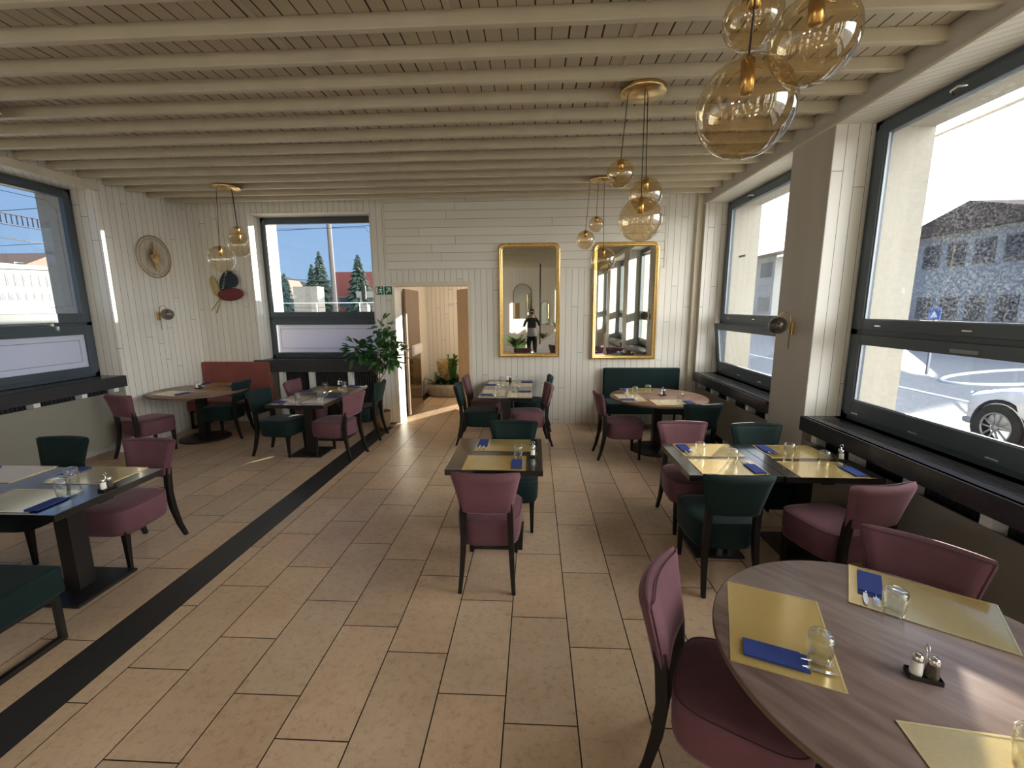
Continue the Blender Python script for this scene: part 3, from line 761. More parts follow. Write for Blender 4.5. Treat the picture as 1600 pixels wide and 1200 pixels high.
def chair(x, y, fx, fy, col, label):
    g = 'mauve velvet dining chairs' if col == 'mauve' else 'dark green velvet dining chairs'
    if col not in PROTO:
        PROTO[col] = make_chair(label, M[col], g); o = PROTO[col]
        o.location = (x, y, 0); o.rotation_euler = (0, 0, heading(fx, fy))
    else: dup(PROTO[col], (x, y, 0), heading(fx, fy), label, g)
chair(-.325, 3.045, 0, 1, 'mauve', 'mauve velvet chair seen from behind at the small centre table')
chair(-.20, 3.77, 0, -1, 'green', 'dark green velvet chair behind the small centre table')
chair(-.79, 6.17, 1, 0, 'green', 'dark green velvet chair left of the tables under the left mirror')
chair(-.79, 6.90, 1, 0, 'mauve', 'mauve velvet chair left of the tables under the left mirror, nearest the doorway')
chair(-.10, 6.12, -.98, -.17, 'mauve', 'mauve velvet chair right of the tables under the left mirror')
chair(-.07, 6.93, -1, 0, 'green', 'dark green velvet chair squeezed against the back wall between the two mirrors')
chair(1.13, 5.64, 1, .05, 'mauve', 'mauve velvet chair left of the round table by the green bench')
chair(1.86, 5.20, -.11, .99, 'green', 'dark green velvet chair with its back to us at the green bench round table')
chair(1.39, 3.79, 0, -1, 'mauve', 'mauve velvet chair on the far side of the joined tables at right')
chair(2.045, 3.74, 0, -1, 'green', 'dark green velvet chair on the far side of the joined tables next to the pier')
chair(1.33, 3.07, 0, 1, 'green', 'dark green velvet chair seen from behind at the joined right-hand tables')
chair(2.07, 2.94, -.2, .98, 'mauve', 'mauve velvet chair seen from behind at the joined right tables beside the sill')
chair(.79, 1.53, .88, -.47, 'mauve', 'mauve velvet chair closest to us at left side of near round table')
chair(1.585, 1.75, -.70, -.71, 'mauve', 'mauve velvet chair between the near round table and the radiator cover')
chair(-5.28, 5.55, .22, .97, 'mauve', 'mauve velvet chair in the far left corner next to the left window')
chair(-4.77, 6.38, -.99, -.05, 'green', 'dark green velvet chair at right of the round table in far left corner')
chair(-3.42, 5.60, 1, -.1, 'green', 'dark green velvet chair left of the sunlit tables by back window')
chair(-3.38, 6.40, 1, 0, 'mauve', 'mauve velvet chair under the back window at left of the sunlit tables')
chair(-2.64, 5.56, -.97, .22, 'mauve', 'mauve velvet chair on the near right side of the sunlit back window tables')
chair(-2.62, 6.37, -1, -.03, 'green', 'dark green velvet chair standing before the potted tree')
chair(-4.03, 3.12, 0, -1, 'green', 'dark green velvet chair behind the front left tables, partly hidden')
chair(-3.23, 3.09, 0, -1, 'mauve', 'mauve velvet chair behind the front left tables at their right end')

def bench(loc, rz, w, top, fab, label, depth=.52):
    r = thing('bench', label, 'bench', loc, rz, 'upholstered benches')
    # local: back at y=0 (against wall), seat toward -y
    m = MB(); m.box(0, w, -.09, 0, .30, top); obj('backrest', m, fab, r, .022, 4)
    m = MB(); m.box(.0, w, -depth, -.092, .30, .47); obj('seat', m, fab, r, .022, 4)
    for x in (.03, w-.06):
        m = MB(); m.box(x, x+.03, -depth+.02, -depth+.05, 0, .298); m.box(x, x+.03, -.07, -.04, 0, .298); m.box(x, x+.03, -depth+.05, -.07, 0, .03)
        m.box(x, x+.03, -depth+.05, -.07, .27, .298); obj('leg_frame', m, M['black'], r)
    return r
bench((1.12, YB-.03, 0), 0, 1.22, .965, M['green'], 'long dark green upholstered bench against the back wall under the right mirror')
bench((-5.66, YB-.03, 0), 0, 1.18, 1.06, M['rose'], 'rust coloured upholstered bench in the far left corner beside the back window')
bench((-2.765, 1.70, 0), PI, 1.35, .95, M['green'], 'dark green bench at the bottom left edge in front of the left tables')

def make_square(label):
    r = thing('dining_table', label, 'table', (0, 0, 0), 0, 'square dark pedestal tables')
    m = MB(); m.box(-.37, .37, -.37, .37, .70, .745); obj('tabletop', m, M['tabled'], r, .002)
    m = MB(); m.box(-.30, .30, -.05, .05, .66, .70); m.box(-.05, .05, -.30, .30, .66, .70); m.box(-.055, .055, -.055, .055, .02, .66); obj('column', m, M['black'], r, .003)
    m = MB(); m.box(-.21, .21, -.21, .21, 0, .02); obj('base_plate', m, M['black'], r, .003)
    return r
SQ = [None]
def square(x, y, label, sx=1, sy=1):
    if SQ[0] is None: SQ[0] = make_square(label); o = SQ[0]; o.location = (x, y, 0)
    else: o = dup(SQ[0], (x, y, 0), 0, label)
    o.scale = (sx, sy, 1)
square(-.305, 3.505, 'small dark square table standing alone in the middle of the room', 1, 1.08)
square(-.40, 6.12, 'dark square table under the left mirror, nearer of the joined pair')
square(-.40, 6.86, 'dark square table under the left mirror, against the back wall')
square(1.45, 3.43, 'dark square table at right, left one of the joined pair away from the window', .90, 1.0)
square(2.127, 3.42, 'dark square table at right, touching the radiator cover, right one of the pair', .92, 1.0)
square(-3.03, 5.62, 'sunlit dark square table by the back window, nearer of the joined pair', 1.03, 1)
square(-3.03, 6.36, 'dark square table directly under the back window, farther of the joined pair', 1.03, 1)
square(-3.205, 2.665, 'front left dark square table with salt and pepper caddy on its edge', 1, 1.04)
square(-3.945, 2.665, 'front left dark square table cut by the picture edge', 1, 1.04)
M['walnut_b'] = mat('brown walnut laminate', (.26, .145, .10), .33, noise=.35, nscale=3.2, stretch=(1.2, 7, 1), col2=(.16, .085, .06))
def round_table(x, y, R, label, base=.27, wood='walnut'):
    r = thing('round_table', label, 'table', (x, y, 0), 0, 'round wood-look pedestal tables')
    m = MB(); m.lathe([(.001, .718), (R-.006, .718), (R, .722), (R, .741), (R-.004, .745), (.001, .745)], 72); obj('tabletop', m, M[wood], r)
    if wood == 'walnut': r.rotation_euler = (0, 0, -.85)
    m = MB(); m.lathe([(R+.0006, .721), (R+.0012, .724), (R+.0012, .739), (R+.0006, .742)], 72); obj('edge_band', m, M['walnut2'], r)
    m = MB(); m.box(-.055, .055, -.055, .055, .02, .69); m.box(-.35, .35, -.04, .04, .69, .718); m.box(-.04, .04, -.35, .35, .69, .718); obj('column', m, M['black'], r)
    m = MB(); m.lathe([(.001, 0), (base, 0), (base, .016), (base-.01, .022), (.001, .022)], 40); obj('base_plate', m, M['black'], r)
round_table(1.281, 1.374, .615, 'near round table with greyish wood top and gold placemats')
round_table(1.666, 5.912, .635, 'round wood-topped table in front of the green bench', .34, 'walnut_b')
round_table(-5.03, 6.24, .635, 'round wood-topped table in the far left corner', .34, 'walnut_b')

# ------------------------------------------------------------------ table settings
def make_mat(label):
    r = thing('placemat', label, 'placemat', (0, 0, 0), 0, 'gold placemats')
    m = MB(); m.box(-.235, .235, -.16, .16, 0, .002); obj('sheet', m, M['gmat'], r)
    m = MB()
    for a in ((-.24, .24, -.165, -.158), (-.24, .24, .158, .165), (-.24, -.233, -.158, .158), (.233, .24, -.158, .158)): m.box(*a, 0, .0032)
    obj('border', m, M['gedge'], r); return r
def make_napkin(label):
    r = thing('napkin', label, 'napkin', (0, 0, 0), 0, 'folded navy napkins')
    m = MB(); m.box(-.042, .042, -.11, .085, 0, .003); m.box(-.042, .042, -.11, .06, .0045, .0075)
    m.box(-.042, -.040, -.11, .06, .003, .0045); m.box(.040, .042, -.11, .06, .003, .0045); m.box(-.042, .042, -.11, -.108, .003, .0045)
    obj('pouch', m, M['blue'], r)
    m = MB(); m.box(-.042, .042, .058, .064, .0046, .0079); obj('fold', m, M['blue'], r); return r
def make_fork(label):
    m = MB(); m.tube([(0, -.09, .0055), (0, .0, .0055), (0, .05, .008)], [.003, .0022, .002], 6)
    m.box(-.010, .010, .05, .068, .008, .0095)
    for k in range(4): m.box(-.010+.0057*k, -.0075+.0057*k, .068, .115, .008, .0095)
    return tag(obj('fork', m, M['steel']), label, 'fork', 'steel forks')
def make_knife(label):
    m = MB(); m.tube([(0, -.09, .0055), (0, .03, .0055)], [.004, .0035], 6)
    m.prism([(-.007, .03), (.007, .03), (.009, .06), (.007, .10), (.0, .125), (-.007, .11)], .0055, .0068)
    return tag(obj('knife', m, M['steel']), label, 'knife', 'steel knives')
def make_glass(label):
    m = MB(); pr = [(.001, .108), (.020, .110), (.032, .106), (.040, .096), (.042, .078), (.038, .03), (.034, .0), (.031, .0), (.0355, .03), (.039, .078), (.037, .090), (.028, .094), (.001, .093)]
    m.lathe(pr, 24); return tag(obj('drinking_glass', m, M['glass']), label, 'glass', 'upturned tumblers')
def make_caddy(label):
    r = thing('condiment_caddy', label, 'caddy', (0, 0, 0), 0, 'wire condiment caddies')
    m = MB(); m.box(-.042, .042, -.022, .022, 0, .006); m.box(-.042, .042, -.024, -.022, 0, .016); m.box(-.042, .042, .022, .024, 0, .016); m.box(-.044, -.042, -.024, .024, 0, .016); m.box(.042, .044, -.024, .024, 0, .016)
    obj('tray', m, M['black'], r, .001)
    m = MB(); m.tube([(0, 0, .006), (0, 0, .095)] + [(0, .012*math.sin(a), .107-.012*math.cos(a)) for a in [2*PI*k/10 for k in range(11)]], .0022, 6); obj('handle', m, M['steel'], r)
    return r
def make_shaker(label, fill, nm):
    r = thing(nm, label, 'shaker', (0, 0, 0), 0, nm.replace('_', ' ') + 's')
    m = MB(); m.lathe([(.001, 0), (.016, 0), (.0175, .01), (.016, .045), (.013, .053)], 16); obj('jar', m, fill, r)
    m = MB(); m.lathe([(.0145, .052), (.0155, .056), (.0155, .068), (.010, .075), (.001, .076)], 16); obj('cap', m, M['steel'], r)
    return r
PR = {}
ZT = .7455
def put(kind, maker, x, y, z, rz, label, scale=1):
    if kind not in PR: o = PR[kind] = maker(label); o.location = (x, y, z); o.rotation_euler = (0, 0, rz)
    else: o = dup(PR[kind], (x, y, z), rz, label)
    return o
def setting(cx, cy, fx, fy, where, nap=None, glass=None, cut=True, mat_=True):
    """where: phrase; nap, glass: world positions"""
    rz = heading(fx, fy)
    if mat_: put('mat', make_mat, cx, cy, ZT, rz, 'gold placemat ' + where)
    zz = ZT + .0034
    if nap:
        put('nap', make_napkin, nap[0], nap[1], zz, rz, 'folded navy napkin ' + where)
        if cut:
            l = math.hypot(fx, fy); ux, uy = fx/l, fy/l
            for nm, mk, off in (('fork', make_fork, -.016), ('knife', make_knife, .018)):
                x = nap[0] + uy*off + ux*.045; y = nap[1] - ux*off + uy*.045
                put(nm, mk, x, y, zz-.0018, rz, 'steel %s in the napkin %s' % (nm, where))
    if glass: put('glass', make_glass, glass[0], glass[1], zz if mat_ else ZT, 0, 'upturned tumbler ' + where)
def caddy(x, y, rz, where):
    put('caddy', make_caddy, x, y, ZT, rz, 'small black caddy with wire handle ' + where)
    c, s = math.cos(rz), math.sin(rz)
    put('salt', lambda l: make_shaker(l, M['salt'], 'salt_shaker'), x-.021*c, y-.021*s, ZT+.0065, 0, 'salt shaker with white filling ' + where)
    put('pepper', lambda l: make_shaker(l, M['pepper'], 'pepper_shaker'), x+.021*c, y+.021*s, ZT+.0065, 0, 'pepper shaker with dark filling ' + where)
# near round table
setting(.914, 1.516, .93, -.37, 'on the left of the near round table', (.845, 1.375), (.97, 1.365))
setting(1.575, 1.685, -.56, -.83, 'on the window side of the near round table', (1.445, 1.79), (1.405, 1.615))
setting(1.27, .955, .13, .99, 'at the bottom edge of the near round table', (1.45, .93), (1.30, 1.03))
caddy(1.265, 1.31, -.35, 'in the middle of the near round table')
# small centre table
setting(-.305, 3.265, 0, 1, 'on the near side of the centre table', (-.135, 3.25), (-.13, 3.385))
setting(-.27, 3.71, 0, -1, 'on the far side of the centre table', (-.455, 3.745))
caddy(-.01, 3.45, 1.4, 'on the right edge of the centre table')
# joined tables at right
setting(1.455, 3.635, 0, -1, 'before the far mauve chair on the right-hand tables', (1.275, 3.65), (1.345, 3.50))
setting(1.455, 3.235, 0, 1, 'before the near green chair on the right-hand tables', (1.635, 3.21), (1.53, 3.33))
setting(2.13, 3.62, 0, -1, 'by the pier on the right-hand tables', (1.95, 3.645), (2.05, 3.50))
setting(2.12, 3.205, 0, 1, 'by the sill on the right-hand tables', (2.315, 3.18), (2.20, 3.31))
caddy(2.41, 3.44, 1.2, 'at the window end of the right-hand tables')
# tables under left mirror
setting(-.58, 6.12, 1, 0, 'at the near left place under the left mirror', (-.64, 5.965), (-.515, 6.06))
setting(-.205, 6.03, -1, 0, 'at the near right place under the left mirror', (-.16, 6.21), (-.295, 6.19))
setting(-.58, 6.86, 1, 0, 'at the far left place under the left mirror', (-.655, 6.75), (-.525, 6.9))
setting(-.205, 6.83, -1, 0, 'at the far right place under the left mirror', (-.14, 7.02), (-.27, 7.02))
caddy(-.425, 7.13, 0, 'against the back wall under the left mirror')
# round table by the green bench
setting(1.275, 5.82, 1, .05, 'on the left of the green bench table', (1.235, 5.68), (1.385, 6.03))
setting(1.735, 5.535, -.05, 1, 'on the near side of the green bench table', (1.945, 5.53), (1.87, 5.63))
setting(1.50, 6.34, 0, -1, 'before the green bench on its round table', (1.32, 6.36), (1.60, 6.18))
caddy(1.745, 5.98, .2, 'in the middle of the green bench table')
m = MB(); m.prism([(-.025, 0), (.025, 0), (.006, .075), (-.006, .075)], -.035, .035, Matrix.Translation((1.285, 6.07, ZT)) @ Matrix.Rotation(PI/2, 4, 'X'))
tag(obj('table_card', m, M['whitep']), 'small white folded card standing on the green bench table', 'card')
# round table far left
setting(-5.22, 5.97, .22, .97, 'on the near side of the far left corner table', (-5.05, 5.96), None)
setting(-5.20, 6.72, 0, -1, 'before the rust bench on the corner table', (-5.36, 6.75), None)
setting(-4.72, 6.38, -1, 0, 'on the right of the far left corner table', (-4.72, 6.56), None)
caddy(-5.14, 6.36, .3, 'in the middle of the far left corner table')
# tables by back window
setting(-3.21, 5.58, 1, -.05, 'at the near left place by the back window', (-3.29, 5.42), (-3.12, 5.52))
setting(-2.835, 5.58, -1, .05, 'at the near right place by the back window', (-2.785, 5.765), (-2.955, 5.80))
setting(-3.21, 6.33, 1, 0, 'at the far left place by the back window', (-3.30, 6.17), (-3.12, 6.30))
setting(-2.835, 6.36, -1, 0, 'at the far right place by the back window', (-2.80, 6.55), (-2.90, 6.45))
caddy(-3.06, 6.66, .1, 'at the window end of the back window tables')
# front left tables
setting(-3.27, 2.47, 0, 1, 'on the near side of the front left tables', (-3.03, 2.43), (-3.085, 2.56))
setting(-3.20, 2.90, 0, -1, 'before the mauve chair on the front left tables', (-3.435, 2.93), (-3.24, 2.76))
setting(-3.93, 2.90, 0, -1, 'before the half hidden green chair on front left tables', (-4.17, 2.93), None)
setting(-4.02, 2.47, 0, 1, 'at the picture edge of the front left tables', (-3.78, 2.43), None)
caddy(-2.885, 2.66, 1.5, 'on the right edge of the front left tables')

# ------------------------------------------------------------------ potted tree
def leaf_cluster(mb, c, rnd, n, sx, sy, sz, L):
    for i in range(n):
        while True:
            p = Vector((rnd.uniform(-1, 1), rnd.uniform(-1, 1), rnd.uniform(-1, 1)))
            if .25 < p.length < 1: break
        q = Vector(c) + Vector((p.x*sx, p.y*sy, p.z*sz))
        d = Vector((p.x, p.y, p.z*.5+rnd.uniform(-.4, .4))).normalized(); l = L*rnd.uniform(.7, 1.15)
        s = d.cross(Vector((rnd.uniform(-.5, .5), rnd.uniform(-.5, .5), 1))).normalized()*l*.27; nn = s.cross(d).normalized()*l*.08
        mb.add([q, q+d*l*.35+s+nn, q+d*l*.75+s*.8+nn*.5, q+d*l-nn, q+d*l*.75-s*.8+nn*.5, q+d*l*.35-s+nn, q+d*l*.5-nn*.3],
               [(0, 1, 6), (1, 2, 6), (2, 3, 6), (3, 4, 6), (4, 5, 6), (5, 0, 6)], True)
def tree_pot():
    rnd = random.Random(11)
    r = thing('potted_tree', 'leafy green potted tree in a wicker basket by the doorway', 'potted plant', (-2.50, 6.93, 0))
    m = MB(); m.lathe([(.001, 0), (.105, 0), (.118, .1), (.135, .27), (.138, .28), (.128, .28), (.12, .24), (.001, .24)], 28); obj('basket', m, M['basket'], r)
    m = MB(); m.lathe([(.001, .25), (.124, .245)], 20); obj('soil', m, M['soil'], r)
    m = MB(); m.tube([(0, 0, .24), (.015, .0, .45), (.0, .01, .62), (-.02, 0, .78), (-.01, 0, .95)], [.014, .012, .011, .010, .008], 8)
    for a, b in (((-.02, 0, .78), (-.25, -.05, 1.1)), ((-.02, 0, .78), (.2, 0, 1.05)), ((-.01, 0, .95), (.05, .02, 1.45)), ((-.01, 0, .95), (-.38, 0, 1.25)), ((-.01, 0, .9), (.3, -.04, 1.2)), ((.05, .02, 1.3), (.05, 0, 1.75))):
        m.tube([a, tuple((Vector(a)+Vector(b))/2+Vector((0, 0, .03))), b], [.008, .006, .003], 6)
    obj('trunk', m, M['bark'], r)
    m = MB()
    leaf_cluster(m, (.06, 0, 1.24), rnd, 120, .31, .15, .24, .16)
    leaf_cluster(m, (-.30, -.04, 1.27), rnd, 55, .21, .13, .17, .16)
    leaf_cluster(m, (.08, 0, 1.60), rnd, 34, .14, .12, .2, .15)
    leaf_cluster(m, (.27, 0, 1.20), rnd, 40, .15, .12, .22, .15)
    obj('foliage', m, M['leaf'], r)
tree_pot()

# ------------------------------------------------------------------ room behind the camera (seen in the mirrors), with added fill lamps
def behind():
    # curved white counter
    r = thing('bar_counter', 'curved white bar counter in the rear left of the room', 'counter', (-3.5, -3.4, 0))
    m = MB(); out = [(2.2*math.cos(t)*.9, 1.5*math.sin(t)) for t in [PI*k/16 for k in range(17)]]; inn = [(1.75*math.cos(t)*.9, 1.05*math.sin(t)) for t in [PI*k/16 for k in range(16, -1, -1)]]
    m.prism(out+inn, 0, 1.08); obj('body', m, M['whitep'], r)
    m = MB(); out = [(2.25*math.cos(t)*.9, 1.55*math.sin(t)) for t in [PI*k/16 for k in range(17)]]; inn = [(1.72*math.cos(t)*.9, 1.02*math.sin(t)) for t in [PI*k/16 for k in range(16, -1, -1)]]
    m.prism(out+inn, 1.08, 1.12); obj('top', m, M['sill'], r)
    rnd = random.Random(5)
    for k, (x, y) in enumerate(((-4.6, -2.35), (-3.5, -2.12), (-2.4, -2.35))):
        o = thing('potted_fern', ['leafy fern at the left end of the bar counter', 'leafy fern on the middle of the bar counter', 'leafy fern at the right end of the bar counter'][k], 'potted plant', (x, y, 1.12), 0, 'ferns on the bar counter')
        m = MB(); m.lathe([(.001, 0), (.07, 0), (.09, .14), (.08, .14), (.001, .12)], 16); obj('pot', m, M['stone'], o)
        m = MB(); fronds(m, (0, 0, .12), 40, .42, 1.3, .3, rnd); obj('fronds', m, M['leaf'], o)
    o = thing('floor_plant', 'arching palm plant on the floor behind the photographer', 'potted plant', (-.62, -2.2, 0))
    m = MB(); m.lathe([(.001, 0), (.14, 0), (.18, .35), (.16, .35), (.001, .3)], 18); obj('pot', m, M['stone'], o)
    m = MB(); fronds(m, (0, 0, .33), 60, .9, 1.0, .35, rnd, .03); obj('fronds', m, M['leaf'], o)
    q = thing('stair_parapet', 'sloping curved white stair parapet reflected in the left mirror', 'parapet', (-.25, -1.9, 0))
    m = MB(); rings = []
    for k in range(15):
        t = k/14; x = 1.75*t; y = -.5*math.sin(t*1.4); z = .12+1.45*t**.85
        rings.append([(x, y-.07, 0), (x, y-.07, z), (x, y+.07, z), (x, y+.07, 0)])
    m.loft(rings, smooth=False); obj('wall', m, M['whitep'], q)
    m = MB(); fronds(m, (.55, -.35, .75), 30, .4, 1.2, .3, rnd); fronds(m, (1.1, -.5, 1.15), 30, .4, 1.2, .3, rnd)
    tag(obj('trailing_plants', m, M['leaf']), 'green plants along the stair parapet in the mirror', 'plants', kind='stuff').location = (-.25, -2.05, 0)
    m = MB(); m.tube([(.2, -2.6, 0), (.2, -2.6, ZB)], .022, 8); tag(obj('black_post', m, M['black']), 'thin black post from floor to ceiling behind the photographer', 'post')
    # arched mirror and a shelf with bottles on the near wall
    def arched(x, z, w, h, label):
        o = thing('arched_mirror', label, 'mirror', (x, YN+.002, z), PI, 'arched mirrors on the near wall')
        P = [(-w/2, 0), (w/2, 0), (w/2, h-w/2)] + [(w/2*math.cos(PI*k/14), h-w/2+w/2*math.sin(PI*k/14)) for k in range(1, 15)]
        n = len(P); m = MB()
        m.add([(a, -.02, b) for a, b in P]+[(a, -.005, b) for a, b in P], [list(range(n)), list(range(n, 2*n))[::-1]]+[(i, (i+1) % n, n+(i+1) % n, n+i) for i in range(n)]); obj('glass', m, M['mirror'], o)
        m = MB(); m.tube([(a, -.02, b) for a, b in P]+[(P[0][0], -.02, P[0][1])], .012, 6); obj('frame', m, M['black'], o)
    arched(-.55, 1.45, .8, 1.5, 'black-rimmed arched mirror reflected behind the photographer')
    arched(.45, 1.2, .35, 1.0, 'narrow arched mirror reflected low behind the photographer')
    s = thing('wall_shelf', 'dark shelf reflected on the wall behind the bar', 'shelf', (-2.6, YN+.002, 1.7))
    m = MB(); m.box(-.6, .6, 0, .22, 0, .04); obj('board', m, M['black'], s)
    m = MB(); m.box(-.5, -.47, 0, .18, -.16, 0); m.box(.47, .5, 0, .18, -.16, 0); obj('bracket', m, M['black'], s)
    base = None
    for k in range(6):
        x = -3.1+.2*k
        lab = 'glass bottle on the shelf behind the bar, %s from the left' % ['first', 'second', 'third', 'fourth', 'fifth', 'sixth'][k]
        if base is None:
            m = MB(); m.lathe([(.001, 0), (.035, 0), (.036, .17), (.014, .22), (.013, .28), (.001, .28)], 14); base = tag(obj('bottle', m, M['smoke']), lab, 'bottle', 'bottles on the bar shelf'); base.location = (x, YN+.11, 1.741)
        else:
            o = base.copy(); C.objects.link(o); o.location = (x, YN+.11, 1.741); o['label'] = lab
    # fill lamps added over the bar, out of view, to brighten the room
    for k, (x, y) in enumerate(((-4.5, -2.4), (-3.4, -1.9), (-2.3, -2.4))):
        o = thing('fill_lamp', ['added globe fill lamp over the left end of the bar', 'added globe fill lamp over the middle of the bar', 'added globe fill lamp over the right end of the bar'][k], 'pendant lamp', (x, y, ZB), 0, 'added fill lamps over the bar')
        m = MB(); m.tube([(0, 0, 0), (0, 0, -.75)], .004, 6); obj('cable', m, M['cable'], o)
        m = MB(); m.lathe([(.11*math.sin(PI*j/12)+.001, -.85-.11*math.cos(PI*j/12)) for j in range(13)], 20); obj('shade', m, M['fill_globe'], o)
        l = bpy.data.lights.new('fill_light', 'POINT'); l.energy = FILLW; l.color = (1, .92, .82); l.shadow_soft_size = .12
        lo = bpy.data.objects.new('fill_light', l); C.objects.link(lo); lo.parent = o; lo.location = (0, 0, -1.1)
FILLW = 12
behind()

# ------------------------------------------------------------------ the photographer, reflected in the mirror
def person():
    r = thing('person', 'person in dark jacket and grey shirt holding up a phone, seen in the mirror', 'person', (-.10, -.45, 0))
    V = []; E = []; R = []
    def j(p, rad, par=None):
        V.append(p); R.append(rad); i = len(V)-1
        if par is not None: E.append((par, i))
        return i
    pel = j((0, 0, 1.0), (.155, .11)); ab = j((0, 0, 1.18), (.145, .105), pel); ch = j((0, -.01, 1.38), (.17, .12), ab); sh = j((0, -.01, 1.54), (.13, .09), ch)
    nk = j((0, .0, 1.62), (.055, .055), sh); h1 = j((0, .02, 1.70), (.07, .08), nk); h2 = j((0, .02, 1.79), (.078, .095), h1); j((0, .015, 1.86), (.06, .075), h2)
    for s in (-1, 1):
        a = j((s*.20, -.01, 1.51), (.06, .06), sh); e = j((s*.27, .08, 1.30 if s < 0 else 1.34), (.048, .048), a); w = j((s*.14, .26, 1.62), (.032, .032), e); j((s*.10, .29, 1.70), (.034, .022), w)
        hp = j((s*.095, 0, .92), (.095, .10), pel); kn = j((s*.11, .01, .52), (.062, .065), hp); an = j((s*.12, -.02, .10), (.042, .045), kn); j((s*.125, .13, .045), (.042, .035), an)
    me = bpy.data.meshes.new('body'); me.from_pydata(V, E, []); me.update()
    o = bpy.data.objects.new('body', me); C.objects.link(o); o.parent = r
    o.modifiers.new('skin', 'SKIN'); sk = me.skin_vertices[0].data
    for i, rr in enumerate(R): sk[i].radius = rr
    sk[0].use_root = True
    ss = o.modifiers.new('subd', 'SUBSURF'); ss.levels = 2; ss.render_levels = 2; o.modifiers['skin'].use_smooth_shade = True
    # clothing by height on one body surface
    m, nt, b = mat_base('skin and clothes'); N = nt.nodes; L = nt.links.new
    tc = N.new('ShaderNodeTexCoord'); sp = N.new('ShaderNodeSeparateXYZ'); L(tc.outputs['Object'], sp.inputs[0])
    cr = N.new('ShaderNodeValToRGB'); cr.color_ramp.interpolation = 'CONSTANT'
    dv = N.new('ShaderNodeMath'); dv.operation = 'DIVIDE'; dv.inputs[1].default_value = 2; L(sp.outputs['Z'], dv.inputs[0]); L(dv.outputs[0], cr.inputs[0])
    e = cr.color_ramp.elements; e[0].position = 0; e[0].color = (.012, .012, .014, 1); e[1].position = .49; e[1].color = (.33, .32, .32, 1)
    for p, c in ((.63, (.035, .032, .035, 1)), (.80, (.48, .28, .20, 1))): x = e.new(p); x.color = c
    L(cr.outputs[0], b.inputs['Base Color']); b.inputs['Roughness'].default_value = .8
    me.materials.append(m)
    # hair cap, face features
    m = MB(); rings = []
    for k in range(9):
        a = PI/2*k/8; rings.append([(.092*math.cos(a)*math.cos(t), -.0+.11*math.cos(a)*math.sin(t)-.012, 1.80+.10*math.sin(a)+(.02 if math.sin(t) > .2 else -.05)*math.cos(a)) for t in [2*PI*q/20 for q in range(20)]])
    m.loft(rings); obj('hair', m, M['hair'], r)
    m = MB()
    m.prism([(-.012, 0), (.012, 0), (.006, .05), (-.006, .05)], 0, .02, Matrix.Translation((0, .135, 1.755)) @ Matrix.Rotation(PI/2, 4, 'X')); obj('nose', m, M['skin'], r, .004)
    m = MB()
    for s in (-1, 1): m.lathe([(.012*math.sin(PI*k/6)+.0005, -.012*math.cos(PI*k/6)) for k in range(7)], 10, Matrix.Translation((s*.032, .108, 1.80)))
    obj('eyes', m, M['signw'], r)
    m = MB(); m.box(-.024, .024, .108, .118, 1.722, 1.73); obj('mouth', m, mat('lips', (.35, .12, .10), .5), r, .003)
    for s in (-1, 1):
        m = MB(); m.lathe([(.001, -.03), (.014, -.02), (.017, 0), (.014, .02), (.001, .03)], 10, Matrix.Translation((s*.086, .015, 1.77))); obj('ear', m, M['skin'], r)
        # fingers curling round the phone
        for f in range(4):
            z = 1.715+.019*f
            m = MB(); L_ = (.062, .07, .066, .054)[f]; m.tube([(s*.10, .285, z), (s*.092, .315, z+.004), (s*(.10-L_*.5), .322, z+.006), (s*(.10-L_), .318, z+.006)], [.009, .0085, .008, .0065], 8); obj('finger', m, M['skin'], r)
        m = MB(); m.tube([(s*.115, .27, 1.705), (s*.09, .27, 1.73), (s*.06, .292, 1.748)], [.011, .010, .008], 8); obj('thumb', m, M['skin'], r)
    return r
person()
m = MB(); m.box(-.085, .085, 0, .009, -.04, .04); ph = obj('phone', m, M['black'], None, .004)
ph.location = (-.10, -.145, 1.755); tag(ph, 'black phone held up by the person reflected in the mirror', 'phone')

